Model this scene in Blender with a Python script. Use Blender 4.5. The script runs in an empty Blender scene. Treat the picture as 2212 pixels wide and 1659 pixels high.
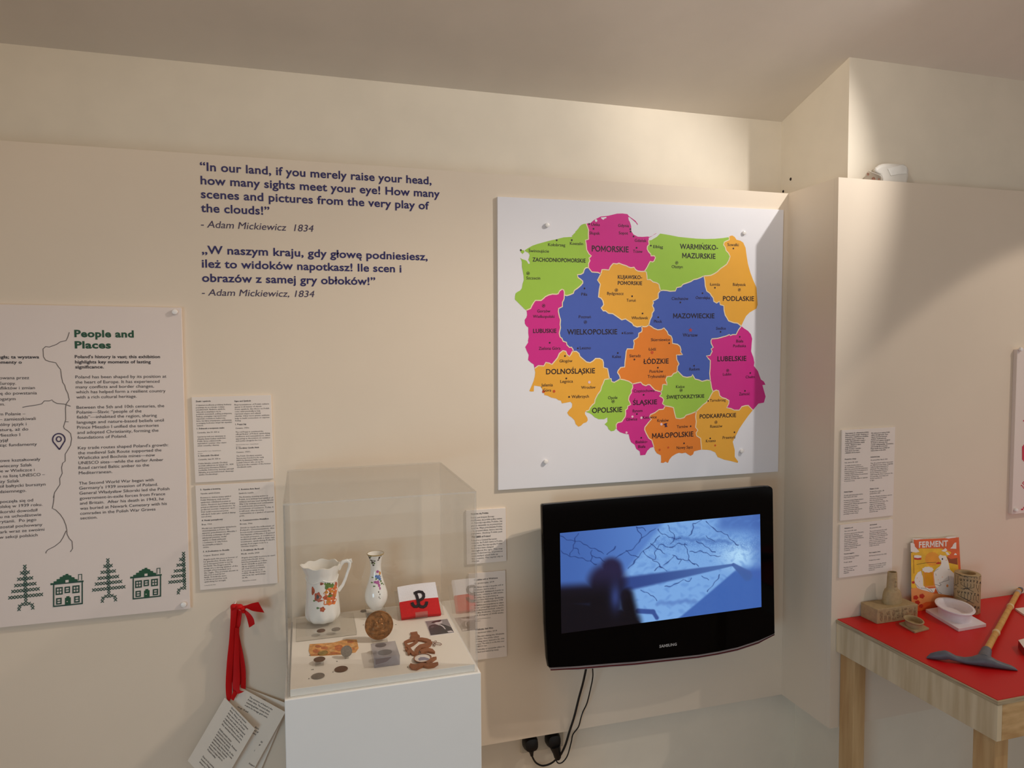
import bpy, bmesh, math, random
from mathutils import Vector, Matrix
from mathutils.geometry import tessellate_polygon
random.seed(7)
S = bpy.context.scene
COL = S.collection

# ------------------------------------------------------------------ camera
F_PX, YAW, PITCH, ROLL = 1515.0, 0.2885, -0.0504, -0.0063
EYE = Vector((0.0, -2.1, 1.65))
_cy, _sy = math.cos(YAW), math.sin(YAW)
_cp, _sp = math.cos(PITCH), math.sin(PITCH)
_fwd = Vector((_sy*_cp, _cy*_cp, _sp))
_r0 = Vector((_cy, -_sy, 0.0))
_u0 = _r0.cross(_fwd)
_cr, _sr = math.cos(ROLL), math.sin(ROLL)
CR = _cr*_r0 + _sr*_u0
CU = -_sr*_r0 + _cr*_u0
cam_d = bpy.data.cameras.new('camera')
cam_d.sensor_fit = 'HORIZONTAL'
cam_d.sensor_width = 36.0
cam_d.lens = 36.0*F_PX/2212.0
cam_d.clip_start = 0.02
cam = bpy.data.objects.new('camera', cam_d)
COL.objects.link(cam)
M = Matrix((CR, CU, -_fwd)).transposed().to_4x4()
M.translation = EYE
cam.matrix_world = M
S.camera = cam

# ------------------------------------------------------------------ light
S.view_settings.view_transform = 'Standard'
S.view_settings.look = 'None'
S.view_settings.exposure = 0.0
S.view_settings.gamma = 1.0
S.view_settings.use_curve_mapping = False
S.cycles.transparent_max_bounces = 40
S.cycles.max_bounces = 10
S.cycles.diffuse_bounces = 5

W = bpy.data.worlds.new('ambient_room_fill')  # added uniform ambient fill; the rear and right of the room stay open
S.world = W
W.use_nodes = True
_bg = W.node_tree.nodes['Background']
_bg.inputs[0].default_value = (1.0, 0.965, 0.92, 1)
_bg.inputs[1].default_value = 0.51

def spot(name, loc, aim, power, color, angle, blend, radius):
    d = bpy.data.lights.new(name, 'SPOT')
    d.energy = power; d.color = color
    d.spot_size = math.radians(angle); d.spot_blend = blend
    d.shadow_soft_size = radius
    o = bpy.data.objects.new(name, d); COL.objects.link(o)
    o.location = loc
    o.rotation_euler = (Vector(aim)-Vector(loc)).to_track_quat('-Z', 'Y').to_euler()
    return o
def area(name, loc, aim, power, color, sx, sy):
    d = bpy.data.lights.new(name, 'AREA')
    d.energy = power; d.color = color; d.shape = 'RECTANGLE'; d.size = sx; d.size_y = sy; d.spread = math.radians(80)
    o = bpy.data.objects.new(name, d); COL.objects.link(o)
    o.location = loc
    o.rotation_euler = (Vector(aim)-Vector(loc)).to_track_quat('-Z', 'Y').to_euler()
    return o
spot('assumed_or_fill_spot', (2.106, -1.04, 2.83), (0.75, 0.0, 1.78), 57.0, (1.0, 0.96, 0.92), 66, 0.55, 0.02)  # assumed unseen ceiling lamp, placed from the pier's shadow on the map
spot('assumed_or_fill_spot', (2.00, -1.15, 2.82), (0.00, -0.25, 0.90), 86.0, (1.0, 0.85, 0.69), 50, 0.8, 0.03)  # assumed unseen lamp over the case, placed from the shadows around it
spot('assumed_or_fill_spot', (3.40, -1.5, 2.95), (2.3, -0.24, 0.90), 52.0, (1.0, 0.88, 0.76), 41, 0.15, 0.03)  # assumed unseen lamp, aimed from the slanting lit edge on the pier panel
spot('assumed_or_fill_spot', (0.20, -1.30, 2.86), (1.58, 0.10, 2.50), 42.0, (1.0, 0.92, 0.82), 40, 0.9, 0.08)  # added fill, brightens the dark upper wall corner beside the pier
spot('assumed_or_fill_spot', (-0.60, -2.0, 3.00), (-0.70, 0.0, 1.90), 16.0, (1.0, 0.76, 0.50), 110, 1.0, 0.10)  # added wide warm fill for the dim left side of the wall
area('assumed_daylight_area', (-2.2, -3.6, 0.9), (0.9, -0.3, 0.45), 7.5, (0.46, 0.76, 1.0), 1.2, 1.2)  # assumed cool source behind the camera, for the bluish lower parts; no window exists

# ------------------------------------------------------------------ pixel rays
def ray(px, py):
    return _fwd + CR*((px-1106.0)/F_PX) - CU*((py-829.5)/F_PX)
def onY(px, py, y):
    d = ray(px, py); return EYE + d*((y-EYE.y)/d.y)
def onZ(px, py, z):
    d = ray(px, py); return EYE + d*((z-EYE.z)/d.z)
def onX(px, py, x):
    d = ray(px, py); return EYE + d*((x-EYE.x)/d.x)
def px_of(p):
    v = p-EYE; w = v.dot(_fwd)
    return (1106+F_PX*v.dot(CR)/w, 829.5-F_PX*v.dot(CU)/w)
def mpp(p):
    return (p-EYE).dot(_fwd)/F_PX
# zoomed crops of the reference: (x, y) in the crop -> picture pixels
CROPS = dict(a=(1050, 400, 1708/350), b=(1380, 400, 1708/350), c=(1050, 720, 1613/350), d=(1380, 720, 1613/350),
             p=(0, 640, 1515/420), q=(0, 980, 1783/430), t=(400, 320, 2212/580), k=(400, 840, 811/220), l=(980, 1080, 611/140),
             r=(1800, 900, 897/200), v=(1150, 1020, 2056/570), e=(600, 980, 1659/520), j=(640, 1150, 1138/240), n=(800, 1200, 1540/260),
             h=(380, 1280, 1138/260), m=(1080, 1420, 2212/320), w=(1800, 1120, 1799/412), f=(1950, 1140, 1493/180), g=(1860, 1220, 1659/150),
             s=(1840, 330, 2212/160), u=(2050, 1220, 1344/162), o=(640, 1330, 2212/240), i=(2100, 720, 442/112))
def cp(k, x, y):
    c = CROPS[k]; return (c[0]+x/c[2], c[1]+y/c[2])

# ------------------------------------------------------------------ materials
def lin(c):
    c = c/255.0
    return c/12.92 if c <= 0.04045 else ((c+0.055)/1.055)**2.4
def rgb(t): return (lin(t[0]), lin(t[1]), lin(t[2]), 1.0)
MATS = {}
def mat(name, col, rough=0.6, metal=0.0, vary=0.05, scale=30.0, bump=0.0, coat=0.0, spec=0.5, col2=None, stretch=None):
    if name in MATS: return MATS[name]
    m = bpy.data.materials.new(name); m.use_nodes = True
    nt = m.node_tree; b = nt.nodes['Principled BSDF']
    b.inputs['Roughness'].default_value = rough
    b.inputs['Metallic'].default_value = metal
    b.inputs['Specular IOR Level'].default_value = spec
    b.inputs['Coat Weight'].default_value = coat
    c = rgb(col)
    tc = nt.nodes.new('ShaderNodeTexCoord')
    nz = nt.nodes.new('ShaderNodeTexNoise'); nz.inputs['Scale'].default_value = scale; nz.inputs['Detail'].default_value = 4
    if stretch:
        mp = nt.nodes.new('ShaderNodeMapping'); mp.inputs['Scale'].default_value = stretch
        nt.links.new(tc.outputs['Object'], mp.inputs['Vector']); nt.links.new(mp.outputs['Vector'], nz.inputs['Vector'])
    else:
        nt.links.new(tc.outputs['Object'], nz.inputs['Vector'])
    rp = nt.nodes.new('ShaderNodeValToRGB')
    rp.color_ramp.elements[0].position = 0.35; rp.color_ramp.elements[1].position = 0.65
    if col2: ca, cb = c, rgb(col2)
    else:
        ca = tuple(max(0, x*(1-vary)) for x in c[:3])+(1,); cb = tuple(min(1, x*(1+vary)) for x in c[:3])+(1,)
    rp.color_ramp.elements[0].color = ca; rp.color_ramp.elements[1].color = cb
    nt.links.new(nz.outputs['Fac'], rp.inputs['Fac']); nt.links.new(rp.outputs['Color'], b.inputs['Base Color'])
    if bump > 0:
        bp = nt.nodes.new('ShaderNodeBump'); bp.inputs['Strength'].default_value = bump; bp.inputs['Distance'].default_value = 0.002
        nt.links.new(nz.outputs['Fac'], bp.inputs['Height']); nt.links.new(bp.outputs['Normal'], b.inputs['Normal'])
    MATS[name] = m
    return m
def acrylic(name, tint, body=0.0, body_col=(230, 230, 230), rough=0.02):
    if name in MATS: return MATS[name]
    m = bpy.data.materials.new(name); m.use_nodes = True
    nt = m.node_tree; nt.nodes.clear()
    out = nt.nodes.new('ShaderNodeOutputMaterial')
    tr = nt.nodes.new('ShaderNodeBsdfTransparent'); tr.inputs[0].default_value = tint+(1,)
    gl = nt.nodes.new('ShaderNodeBsdfGlossy'); gl.inputs['Roughness'].default_value = rough
    lw = nt.nodes.new('ShaderNodeLayerWeight'); lw.inputs['Blend'].default_value = 0.5
    pw = nt.nodes.new('ShaderNodeMath'); pw.operation = 'POWER'; pw.inputs[1].default_value = 5.0
    ml = nt.nodes.new('ShaderNodeMath'); ml.operation = 'MULTIPLY_ADD'; ml.inputs[1].default_value = 0.96; ml.inputs[2].default_value = 0.04
    nt.links.new(lw.outputs['Facing'], pw.inputs[0]); nt.links.new(pw.outputs[0], ml.inputs[0])
    df = nt.nodes.new('ShaderNodeBsdfDiffuse'); df.inputs[0].default_value = rgb(body_col)
    m1 = nt.nodes.new('ShaderNodeMixShader'); m1.inputs[0].default_value = body
    nt.links.new(tr.outputs[0], m1.inputs[1]); nt.links.new(df.outputs[0], m1.inputs[2])
    m2 = nt.nodes.new('ShaderNodeMixShader')
    nt.links.new(ml.outputs[0], m2.inputs[0]); nt.links.new(m1.outputs[0], m2.inputs[1]); nt.links.new(gl.outputs[0], m2.inputs[2])
    nt.links.new(m2.outputs[0], out.inputs['Surface'])
    MATS[name] = m
    return m

# ------------------------------------------------------------------ mesh builder
ORG = {}
class MB:
    def __init__(s): s.v = []; s.f = []; s.mi = []
    def add(s, vs, fs, mi=0):
        o = len(s.v); s.v += [Vector(p) for p in vs]
        for f in fs: s.f.append([i+o for i in f]); s.mi.append(mi)
        return s
    def poly(s, pts, mi=0):
        if len(pts) < 5: return s.add(pts, [list(range(len(pts)))], mi)
        return s.add(pts, [list(t) for t in tessellate_polygon([[Vector(p) for p in pts]])], mi)
    def box(s, x0, x1, y0, y1, z0, z1, mi=0):
        v = [(x, y, z) for x in (x0, x1) for y in (y0, y1) for z in (z0, z1)]
        return s.add(v, [[0,1,3,2],[4,6,7,5],[0,4,5,1],[2,3,7,6],[0,2,6,4],[1,5,7,3]], mi)
    def prism(s, a, b, mi=0):
        n = len(a)
        return s.add(list(a)+list(b), [list(range(n)), list(range(2*n-1, n-1, -1))]+[[i, i+n, (i+1) % n+n, (i+1) % n] for i in range(n)], mi)
    def tube(s, pts, r, n=8, mi=0, cap=True):
        pts = [Vector(p) for p in pts]; rings = []; prev = None
        for i, p in enumerate(pts):
            t = (pts[min(i+1, len(pts)-1)]-pts[max(i-1, 0)]).normalized()
            if prev is None:
                a = t.orthogonal().normalized()
            else:
                a = prev-t*prev.dot(t); a.normalize()
            prev = a; b = t.cross(a); rr = r[i] if isinstance(r, (list, tuple)) else r
            rings.append([p+(a*math.cos(2*math.pi*k/n)+b*math.sin(2*math.pi*k/n))*rr for k in range(n)])
        return s.rings(rings, mi, cap)
    def rings(s, rings, mi=0, cap=True, closed=True):
        n = len(rings[0]); vs = [p for r in rings for p in r]; fs = []
        for i in range(len(rings)-1):
            for k in range(n if closed else n-1):
                k2 = (k+1) % n
                fs.append([i*n+k, i*n+k2, (i+1)*n+k2, (i+1)*n+k])
        if cap:
            fs.append(list(range(n))[::-1]); fs.append([(len(rings)-1)*n+k for k in range(n)])
        return s.add(vs, fs, mi)
    def lathe(s, c, prof, n=48, mi=0, cap=True):
        c = Vector(c)
        return s.rings([[c+Vector((r*math.cos(2*math.pi*k/n), r*math.sin(2*math.pi*k/n), h)) for k in range(n)] for r, h in prof], mi, cap)
    def build(s, name, mats, parent=None, loc=None, smooth=False, bevel=0.0, fix=True, seg=2):
        me = bpy.data.meshes.new(name)
        o = bpy.data.objects.new(name, me); COL.objects.link(o)
        if parent is not None:
            org = ORG[parent.name]; o.parent = parent
        else:
            if loc is None:
                xs = [p.x for p in s.v]; ys = [p.y for p in s.v]; zs = [p.z for p in s.v]
                loc = ((min(xs)+max(xs))/2, (min(ys)+max(ys))/2, min(zs))
            org = Vector(loc); o.location = org
        ORG[o.name] = org
        me.from_pydata([tuple(p-org) for p in s.v], [], s.f)
        for m in (mats if isinstance(mats, (list, tuple)) else [mats]): me.materials.append(m)
        for p, i in zip(me.polygons, s.mi): p.material_index = i
        if fix:
            bm = bmesh.new(); bm.from_mesh(me); bmesh.ops.recalc_face_normals(bm, faces=bm.faces); bm.to_mesh(me); bm.free()
        if smooth:
            for p in me.polygons: p.use_smooth = True
            me.set_sharp_from_angle(angle=math.radians(40))
        if bevel > 0:
            b = o.modifiers.new('bevel', 'BEVEL'); b.width = bevel; b.segments = seg; b.limit_method = 'ANGLE'
        return o
def tag(o, label, cat=None, group=None, kind=None):
    if label: o['label'] = label
    if cat: o['category'] = cat
    if group: o['group'] = group
    if kind: o['kind'] = kind
    return o
def thing(name, label, cat, loc, group=None):
    o = bpy.data.objects.new(name, None); COL.objects.link(o)
    o.location = loc; o.empty_display_size = 0.05; ORG[o.name] = Vector(loc)
    return tag(o, label, cat, group)
def struct(name, mb, m, label):
    return tag(mb.build(name, m), label, None, None, 'structure')

# ------------------------------------------------------------------ lettering
JOBS = []
EXTRA = {}
def job(key, text, fn, W=None, cap=0.01, bold=False, shear=0.0, res=3):
    JOBS.append((key, text, fn, W, cap, bold, shear, res))
GROUPS = {}
def letters(name, parent, m, label=None):
    k = (name, parent.name, len(GROUPS)); GROUPS[k] = (name, parent, m, label); return k
def flat(P0, xd, yd=Vector((0, 0, 1)), off=None):
    return lambda x, y: P0+xd*x+yd*y
def text_px(key, text, x0, y0, x1, cap_px, Y, xd, bold=False, shear=0.0, crop=None, res=3, yd=Vector((0, 0, 1))):
    """a line of writing on the plane y=Y from picture pixel (x0,y0) to column x1 (None: natural width)"""
    if crop:
        k = CROPS[crop][2]; x0, y0 = cp(crop, x0, y0); cap_px /= k
        if x1 is not None: x1 = cp(crop, x1, 0)[0]
    P0 = onY(x0, y0, Y); W = None
    if x1 is not None:
        a, b = 0.0, 6.0
        for _ in range(40):
            c = (a+b)/2
            if px_of(P0+xd*c)[0] < x1: a = c
            else: b = c
        W = a
    job(key, text, flat(P0, xd, yd), W, cap_px*mpp(P0), bold, shear, res)
ACC = {'\u0119': ('e', 'og'), '\u0105': ('a', 'og'), '\u0118': ('E', 'og'), '\u0104': ('A', 'og'), '\u017c': ('z', 'dot'), '\u017b': ('Z', 'dot'), '\u017a': ('z', 'ac'),
       '\u015b': ('s', 'ac'), '\u0107': ('c', 'ac'), '\u0144': ('n', 'ac'), '\u015a': ('S', 'ac'), '\u0143': ('N', 'ac'), '\u0142': ('l', 'st'), '\u0141': ('L', 'st')}
def accent(ch, x0, x1, w):
    """marks of the Polish letters, in units of the letter size"""
    base, kind = ACC[ch]; cx = (x0+x1)/2; up = 0.235 if base.isupper() else 0.0; t = w
    if kind == 'ac': return [[(cx-.045-t, .535+up), (cx+.015+t, .535+up), (cx+.115+t, .685+up), (cx+.025-t, .685+up)]]
    if kind == 'dot': return [[(cx+(.052+t)*math.cos(k*math.pi/6), .60+up+(.052+t)*math.sin(k*math.pi/6)) for k in range(12)]]
    if kind == 'og':
        xr = x1-(.02 if base in 'EA' else .10)
        return [[(xr-.02-t, .01), (xr+.05+t, .01), (xr-.01+t, -.07), (xr-.085-t, -.07)], [(xr-.085-t, -.07), (xr-.01+t, -.07), (xr+.005+t, -.12), (xr-.07-t, -.14)],
                [(xr-.07-t, -.14), (xr+.005+t, -.12), (xr+.075, -.125+t), (xr+.07, -.195-t), (xr-.02, -.20-t)]]
    if base == 'l': return [[(cx-.125, .25-t), (cx+.125, .38-t), (cx+.125, .46+t), (cx-.125, .33+t)]]
    return [[(x0-.085, .20-t), (x0+.24, .36-t), (x0+.24, .44+t), (x0-.085, .28+t)]]
def flush_text():
    need = {}
    for j in JOBS:
        off = 0.0 if not j[5] else float(j[5]); key = (round(off, 4), j[6], j[7])
        for ch in j[1]: need[(ACC[ch][0] if ch in ACC else ch,)+key] = None   
    def temp(body, off=0.0, shear=0.0, res=1):
        c = bpy.data.curves.new('tmp', 'FONT'); c.body = body; c.size = 1.0; c.resolution_u = res
        c.offset = off; c.shear = shear; c.fill_mode = 'FRONT'
        o = bpy.data.objects.new('tmp', c); COL.objects.link(o); return o, c
    tmp = {k: temp(k[0], 0.0 if k[0] == 'M' else k[1], k[2], k[3]) for k in need if k[0] != ' '}
    wid = {ch: temp('H'+ch+'H') for ch in set(k[0] for k in need)}
    wid[''] = temp('HH')
    bpy.context.view_layer.update()
    dg = bpy.context.evaluated_depsgraph_get()
    w0 = wid[''][0].dimensions.x
    adv = {ch: o[0].dimensions.x-w0 for ch, o in wid.items()}
    gl = {}
    for k, (o, c) in tmp.items():
        me = bpy.data.meshes.new_from_object(o.evaluated_get(dg))
        gv = [(v.co.x, v.co.y) for v in me.vertices]; gf = [list(p.vertices) for p in me.polygons]
        if k[0] == 'M' and k[1] > 0:      # a bold M of its own: the font's M cannot be thickened
            b = k[1]; l, r, H = .073-b, .709+b, .682+b; t = .082+1.9*b; xc = (l+r)/2
            gv = [(l, -b), (l+t, -b), (l+t, .46-1.2*b), (xc, .11-b), (r-t, .46-1.2*b), (r-t, -b), (r, -b), (r, H), (r-t, H), (xc, .27+.6*b), (l+t, H), (l, H)]
            gl[k] = ([(x+y*k[2]*.0, y) for x, y in gv], [list(q) for q in tessellate_polygon([[Vector((x, y, 0)) for x, y in gv]])])
        else: gl[k] = (gv, gf)
        bpy.data.meshes.remove(me)
    for o, c in list(tmp.values())+list(wid.values()):
        bpy.data.objects.remove(o); bpy.data.curves.remove(c)
    acc = {}
    for j in JOBS:
        off = 0.0 if not j[5] else float(j[5]); key = (round(off, 4), j[6], j[7])
        x = 0.0; V = []; F = []
        for ch in j[1]:
            b = ACC[ch][0] if ch in ACC else ch
            if b != ' ':
                gv, gf = gl[(b,)+key]; o = len(V)
                V += [(x+p[0], p[1]) for p in gv]; F += [[i+o for i in f] for f in gf]
                if ch in ACC and gv:
                    xs = [p[0] for p in gv]
                    for pg in accent(ch, min(xs), max(xs), off*0.8):
                        o = len(V); V += [(x+p[0]+(p[1]-.3)*j[6]*0, p[1]) for p in pg]; F.append(list(range(o, o+len(pg))))
            x += adv[b]+off*0.9
        if not V: continue
        xs = [p[0] for p in V]; x0, x1 = min(xs), max(xs)
        sy = j[4]/0.682
        sx = (j[3]/(x1-x0)) if j[3] else sy
        acc.setdefault(j[0], MB()).add([j[2]((p[0]-x0)*sx, p[1]*sy) for p in V], F)
    for k, mb in acc.items():
        name, parent, m, label = GROUPS[k]
        if k in EXTRA: mb.add(EXTRA[k].v, EXTRA[k].f)
        o = mb.build(name, m, parent, fix=False)
        if label: o['label'] = label
def stroke(mb, pts, w, Y, mi=0, yd=None):
    """a flat line of width w (m) through 3-d points lying on a plane facing -Y"""
    n = len(pts)
    L = []; R = []
    for i in range(n):
        t = (pts[min(i+1, n-1)]-pts[max(i-1, 0)]); t.normalize()
        nn = Vector((0, -1, 0)).cross(t) if yd is None else yd.cross(t)
        nn.normalize()
        L.append(pts[i]+nn*w/2); R.append(pts[i]-nn*w/2)
    for i in range(n-1): mb.add([L[i], R[i], R[i+1], L[i+1]], [[0, 1, 2, 3]], mi)
def disc(mb, c, r, n=20, mi=0, a=Vector((1, 0, 0)), b=Vector((0, 0, 1)), r2=None):
    r2 = r if r2 is None else r2
    mb.poly([c+a*(r*math.cos(2*math.pi*k/n))+b*(r2*math.sin(2*math.pi*k/n)) for k in range(n)], mi)
def board(name, label, cat, quad, Yf, Yb, m, group=None):
    """a flat board from four picture pixels TL TR BR BL on its front plane"""
    fr = [onY(x, y, Yf) for x, y in quad]
    base = (fr[2]+fr[3])/2; base.y = Yb
    t = thing(name, label, cat, base, group)
    mb = MB().prism(fr, [Vector((p.x, Yb, p.z)) for p in fr])
    mb.build('board', m, t, bevel=0.0008)
    t_x = ((fr[1]-fr[0])+(fr[2]-fr[3])).normalized()
    return t, fr, t_x
def bil(fr, u, v):
    return (fr[0]*(1-u)+fr[1]*u)*(1-v)+(fr[3]*(1-u)+fr[2]*u)*v
def cap_at(parent, px, py, Y, r, m, d=0.009):
    c = onY(px, py, Y)
    mb = MB(); pr = [(r*0.55, 0.0), (r*0.9, 0.001), (r, 0.003), (r, d-0.003), (r*0.85, d-0.001), (r*0.4, d)]
    n = 18
    mb.rings([[c+Vector((q*math.cos(2*math.pi*k/n), -h, q*math.sin(2*math.pi*k/n))) for k in range(n)] for q, h in pr])
    return mb.build('fixing_cap', m, parent, smooth=True)

# ------------------------------------------------------------------ room
m_panel = mat('cream_painted_panel', (230, 214, 193), 0.55, vary=0.015, scale=3)
m_wall = mat('cream_painted_plaster', (234, 222, 202), 0.7, vary=0.02, scale=9, bump=0.15)
m_low = mat('white_painted_plaster', (222, 219, 210), 0.6, vary=0.02, scale=8, bump=0.1)
m_ceil = mat('ceiling_paint', (246, 237, 224), 0.8, vary=0.02, scale=5, bump=0.15)
m_floor = mat('timber_floor', (160, 128, 98), 0.5, vary=0.2, scale=4, stretch=(1, 12, 1))
PT, PBOT = 2.185, 0.394     # top and bottom edge of the display panels
PX0 = 1.634                 # pier panel face
PYC = -0.24                 # front of the pier panels
CY = 0.18; CZ = 2.494; CS = 0.31   # sloping ceiling meets the back wall at (CY, CZ)
struct('floor', MB().box(-2.6, 5.0, -5.0, 0.4, -0.05, 0.0), m_floor, 'dark floor of the exhibition room')
wb = MB().box(-2.6, 1.9, CY, CY+0.2, 1.2, CZ+0.3)
wb.box(-2.6, 1.9, 0.06, CY+0.2, 0.0, 1.2)
struct('wall_back', wb, m_wall, 'cream back wall behind the display panels, set back above them')
wp = MB().box(1.74, 5.0, -0.16, 0.45, 0.0, 3.2)
struct('wall_right', wp, m_wall, 'cream wall of the projecting pier at the right')
struct('wall_left', MB().box(-2.75, -2.6, -5.0, 0.45, 0.0, 3.6), m_wall, 'cream side wall at the left')
yk = -2.3; zk = CZ+CS*(CY-yk)
cl = MB().prism([(-2.7, CY+0.2, CZ-CS*0.2), (5.0, CY+0.2, CZ-CS*0.2), (5.0, yk, zk), (-2.7, yk, zk)],
                [(-2.7, CY+0.2, CZ-CS*0.2+0.1), (5.0, CY+0.2, CZ-CS*0.2+0.1), (5.0, yk, zk+0.1), (-2.7, yk, zk+0.1)])
cl.box(-2.7, 5.0, -5.0, yk, zk, zk+0.1)
struct('ceiling', cl, m_ceil, 'sloping ceiling rising towards the room')
struct('trim_1', MB().box(-2.6, PX0+0.018, 0.0, 0.018, PBOT, PT), m_panel, 'cream display panel along the back wall')
struct('trim_2', MB().box(PX0, PX0+0.018, PYC+0.0183, -0.0003, PBOT, PT), m_panel, 'narrow cream display panel on the side of the pier')
struct('trim_3', MB().box(PX0, 5.0, PYC, PYC+0.018, PBOT, PT), m_panel, 'cream display panel on the front of the pier')
# battens that carry the panels on the walls
bt = MB().box(-2.5, 1.55, 0.0181, CY, 1.25, 1.33)
struct('trim_4', bt, m_panel, 'timber batten behind the back panel')
struct('trim_5', MB().box(1.8, 4.9, PYC+0.0181, -0.16, 1.25, 1.33), m_panel, 'timber batten behind the pier panel')
struct('trim_6', MB().box(PX0+0.0181, 1.74, -0.14, -0.09, 1.25, 1.33), m_panel, 'timber batten behind the narrow panel')
m_hole = mat('dark_hole', (40, 24, 20), 0.9)
for (px, py, r), lb in zip(((1708, 387, 0.0045), (1692, 413.5, 0.004)),
        ('dark screw hole in the pier side above the narrow panel', 'dark screw hole down in the corner at the top of the back panel')):
    c = onX(px, py, 1.74); mb = MB(); n = 14
    mb.rings([[Vector((1.74-d, c.y+q*math.cos(6.2832*k/n), c.z+q*math.sin(6.2832*k/n)*1.1)) for k in range(n)] for q, d in ((r*1.2, 0.0), (r, 0.0015), (r*0.5, 0.0022))])
    tag(mb.build('screw_hole', m_hole), lb, 'screw hole', 'screw holes in the pier')

# ------------------------------------------------------------------ quotations on the back panel
m_navy = mat('navy_vinyl', (38, 32, 96), 0.5)
m_navy2 = mat('dark_violet_vinyl', (62, 48, 82), 0.5)
XA = Vector((1, 0, 0))
QY = -0.0008
def quote(name, label, lines, at_line):
    p = onY(*cp('t', 900, lines[-1][2]), 0.0)
    t = thing(name, label, 'wall lettering', p, 'quotations on the wall')
    for i, (tx, x0, y0, x1, cap, it) in enumerate(lines):
        k = letters('attribution' if it else 'text_line', t, m_navy2 if it else m_navy, 'thin italic attribution line' if it else None)
        text_px(k, tx, x0, y0, x1, cap, QY, XA, bold=False if it else 0.02, shear=0.18 if it else 0.0, crop='t', res=6)
quote('quotation', 'navy English quotation lettered on the cream wall, upper of the two',
      [('\u201cIn our land, if you merely raise your head,', 122, 182, 2030, 66, 0),
       ('how many sights meet your eye! How many', 127, 296, 2098, 66, 0),
       ('scenes and pictures from the very play of', 130, 409, 2010, 66, 0),
       ('the clouds!\u201d', 130, 524, 695, 66, 0),
       ('- Adam Mickiewicz  1834', 130, 652, 1058, 56, 1)], 0)
quote('quotation', 'navy Polish quotation lettered on the cream wall, lower of the two',
      [('\u201eW naszym kraju, gdy g\u0142ow\u0119 podniesiesz,', 138, 868, 1998, 64, 0),
       ('ile\u017c to widok\u00f3w napotkasz! Ile scen i', 138, 982, 1782, 64, 0),
       ('obraz\u00f3w z samej gry ob\u0142ok\u00f3w!\u201d', 140, 1099, 1567, 64, 0),
       ('- Adam Mickiewicz, 1834', 138, 1214, 1065, 54, 1)], 0)

# ------------------------------------------------------------------ poster
m_board = mat('white_foam_board', (234, 219, 210), 0.45, vary=0.01, scale=4)
m_ink = mat('grey_black_ink', (52, 44, 48), 0.6)
m_green = mat('green_ink', (24, 78, 44), 0.5)
m_dgreen = mat('dark_green_ink', (34, 70, 52), 0.5)
m_cap = mat('white_cap', (240, 236, 232), 0.3)
m_violet = mat('violet_ink', (56, 30, 72), 0.5)
PY_ = -0.012
tl = (-330, 651); bl = (-330, 1389)
poster, pf, pxd = board('information_poster', 'large white bilingual poster at the left edge headed People and Places', 'poster',
                        [tl, (391.5, 664.4), (410.7, 1315), bl], PY_, 0.0, m_board)
TY = PY_-0.0006
pxd = (onY(391.5, 664.4, TY)-onY(0, 657, TY)).normalized()
pxd2 = (onY(410.7, 1315, TY)-onY(0, 1355.7, TY)).normalized()
def pdir(y):       # reading direction at a picture row
    f = (y-657)/(1340-657); return (pxd*(1-f)+pxd2*f).normalized()
def para(crop, lines, cap, bold=False, m=None, name='paragraph', label=None):
    k = letters(name, poster, m or m_ink, label)
    for tx, x0, y0, x1 in lines:
        text_px(k, tx, x0, y0, x1, cap, TY, pdir(cp(crop, x0, y0)[1]), bold=bold, crop=crop, res=3)
para('p', [('People and', 580, 316, 1043), ('Places', 583, 404, 865)], 52, 0.036, m_green, 'heading', 'bold dark green heading')
para('p', [("Poland's history is vast; this exhibition", 583, 482, 1247), ('highlights key moments of lasting', 585, 523, 1175), ('significance.', 587, 562, 810)], 23, 0.022, None, 'introduction', 'bold introduction')
para('p', [('Poland has been shaped by its position at', 588, 640, 1297), ('the heart of Europe. It has experienced', 589, 680, 1243), ('many conflicts and border changes,', 591, 718, 1200), ('which has helped form a resilient country', 593, 757, 1290), ('with a rich cultural heritage.', 595, 797, 1065)], 23)
para('p', [('Between the 5th and 10th centuries, the', 597, 877, 1280), ('Polanie\u2014Slavic \u201cpeople of the', 598, 915, 1103), ('fields\u201d\u2014inhabited the region, sharing', 599, 953, 1223), ('language and nature-based beliefs until', 600, 993, 1277), ('Prince Mieszko I unified the territories', 602, 1033, 1237), ('and adopted Christianity, forming the', 603, 1073, 1235), ('foundations of Poland.', 605, 1112, 990)], 23)
para('p', [("Key trade routes shaped Poland's growth:", 608, 1193, 1310), ('the medieval Salt Route supported the', 609, 1232, 1258), ('Wieliczka and Bochnia mines\u2014now', 611, 1270, 1208), ('UNESCO sites\u2014while the earlier Amber', 612, 1310, 1273), ('Road carried Baltic amber to the', 613, 1348, 1162), ('Mediterranean.', 615, 1388, 875)], 23)
para('q', [('The Second World War began with', 708, 278, 1378), ("Germany's 1939 invasion of Poland.", 710, 322, 1415), ('General W\u0142adys\u0142aw Sikorski led the Polish', 712, 367, 1518), ('government-in-exile forces from France', 714, 412, 1480), ('and Britain.  After his death in 1943, he', 716, 457, 1468), ('was buried at Newark Cemetery with his', 718, 503, 1495), ('comrades in the Polish War Graves', 719, 548, 1393), ('section.', 720, 590, 873)], 26)
para('p', [('ozleg\u0142a; ta wystawa', -75, 484, 305), ('momenty o', -58, 525, 170)], 23, 0.022, None, 'introduction', 'bold Polish introduction')
para('p', [('owana przez', -4, 647, 228), ('Europy.', -4, 690, 125), ('onflikt\u00f3w i zmian', -42, 727, 272), ('si\u0119 do powstania', -26, 768, 288), ('bogatym', -30, 812, 122), ('m.', 0, 852, 38)], 23)
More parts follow.
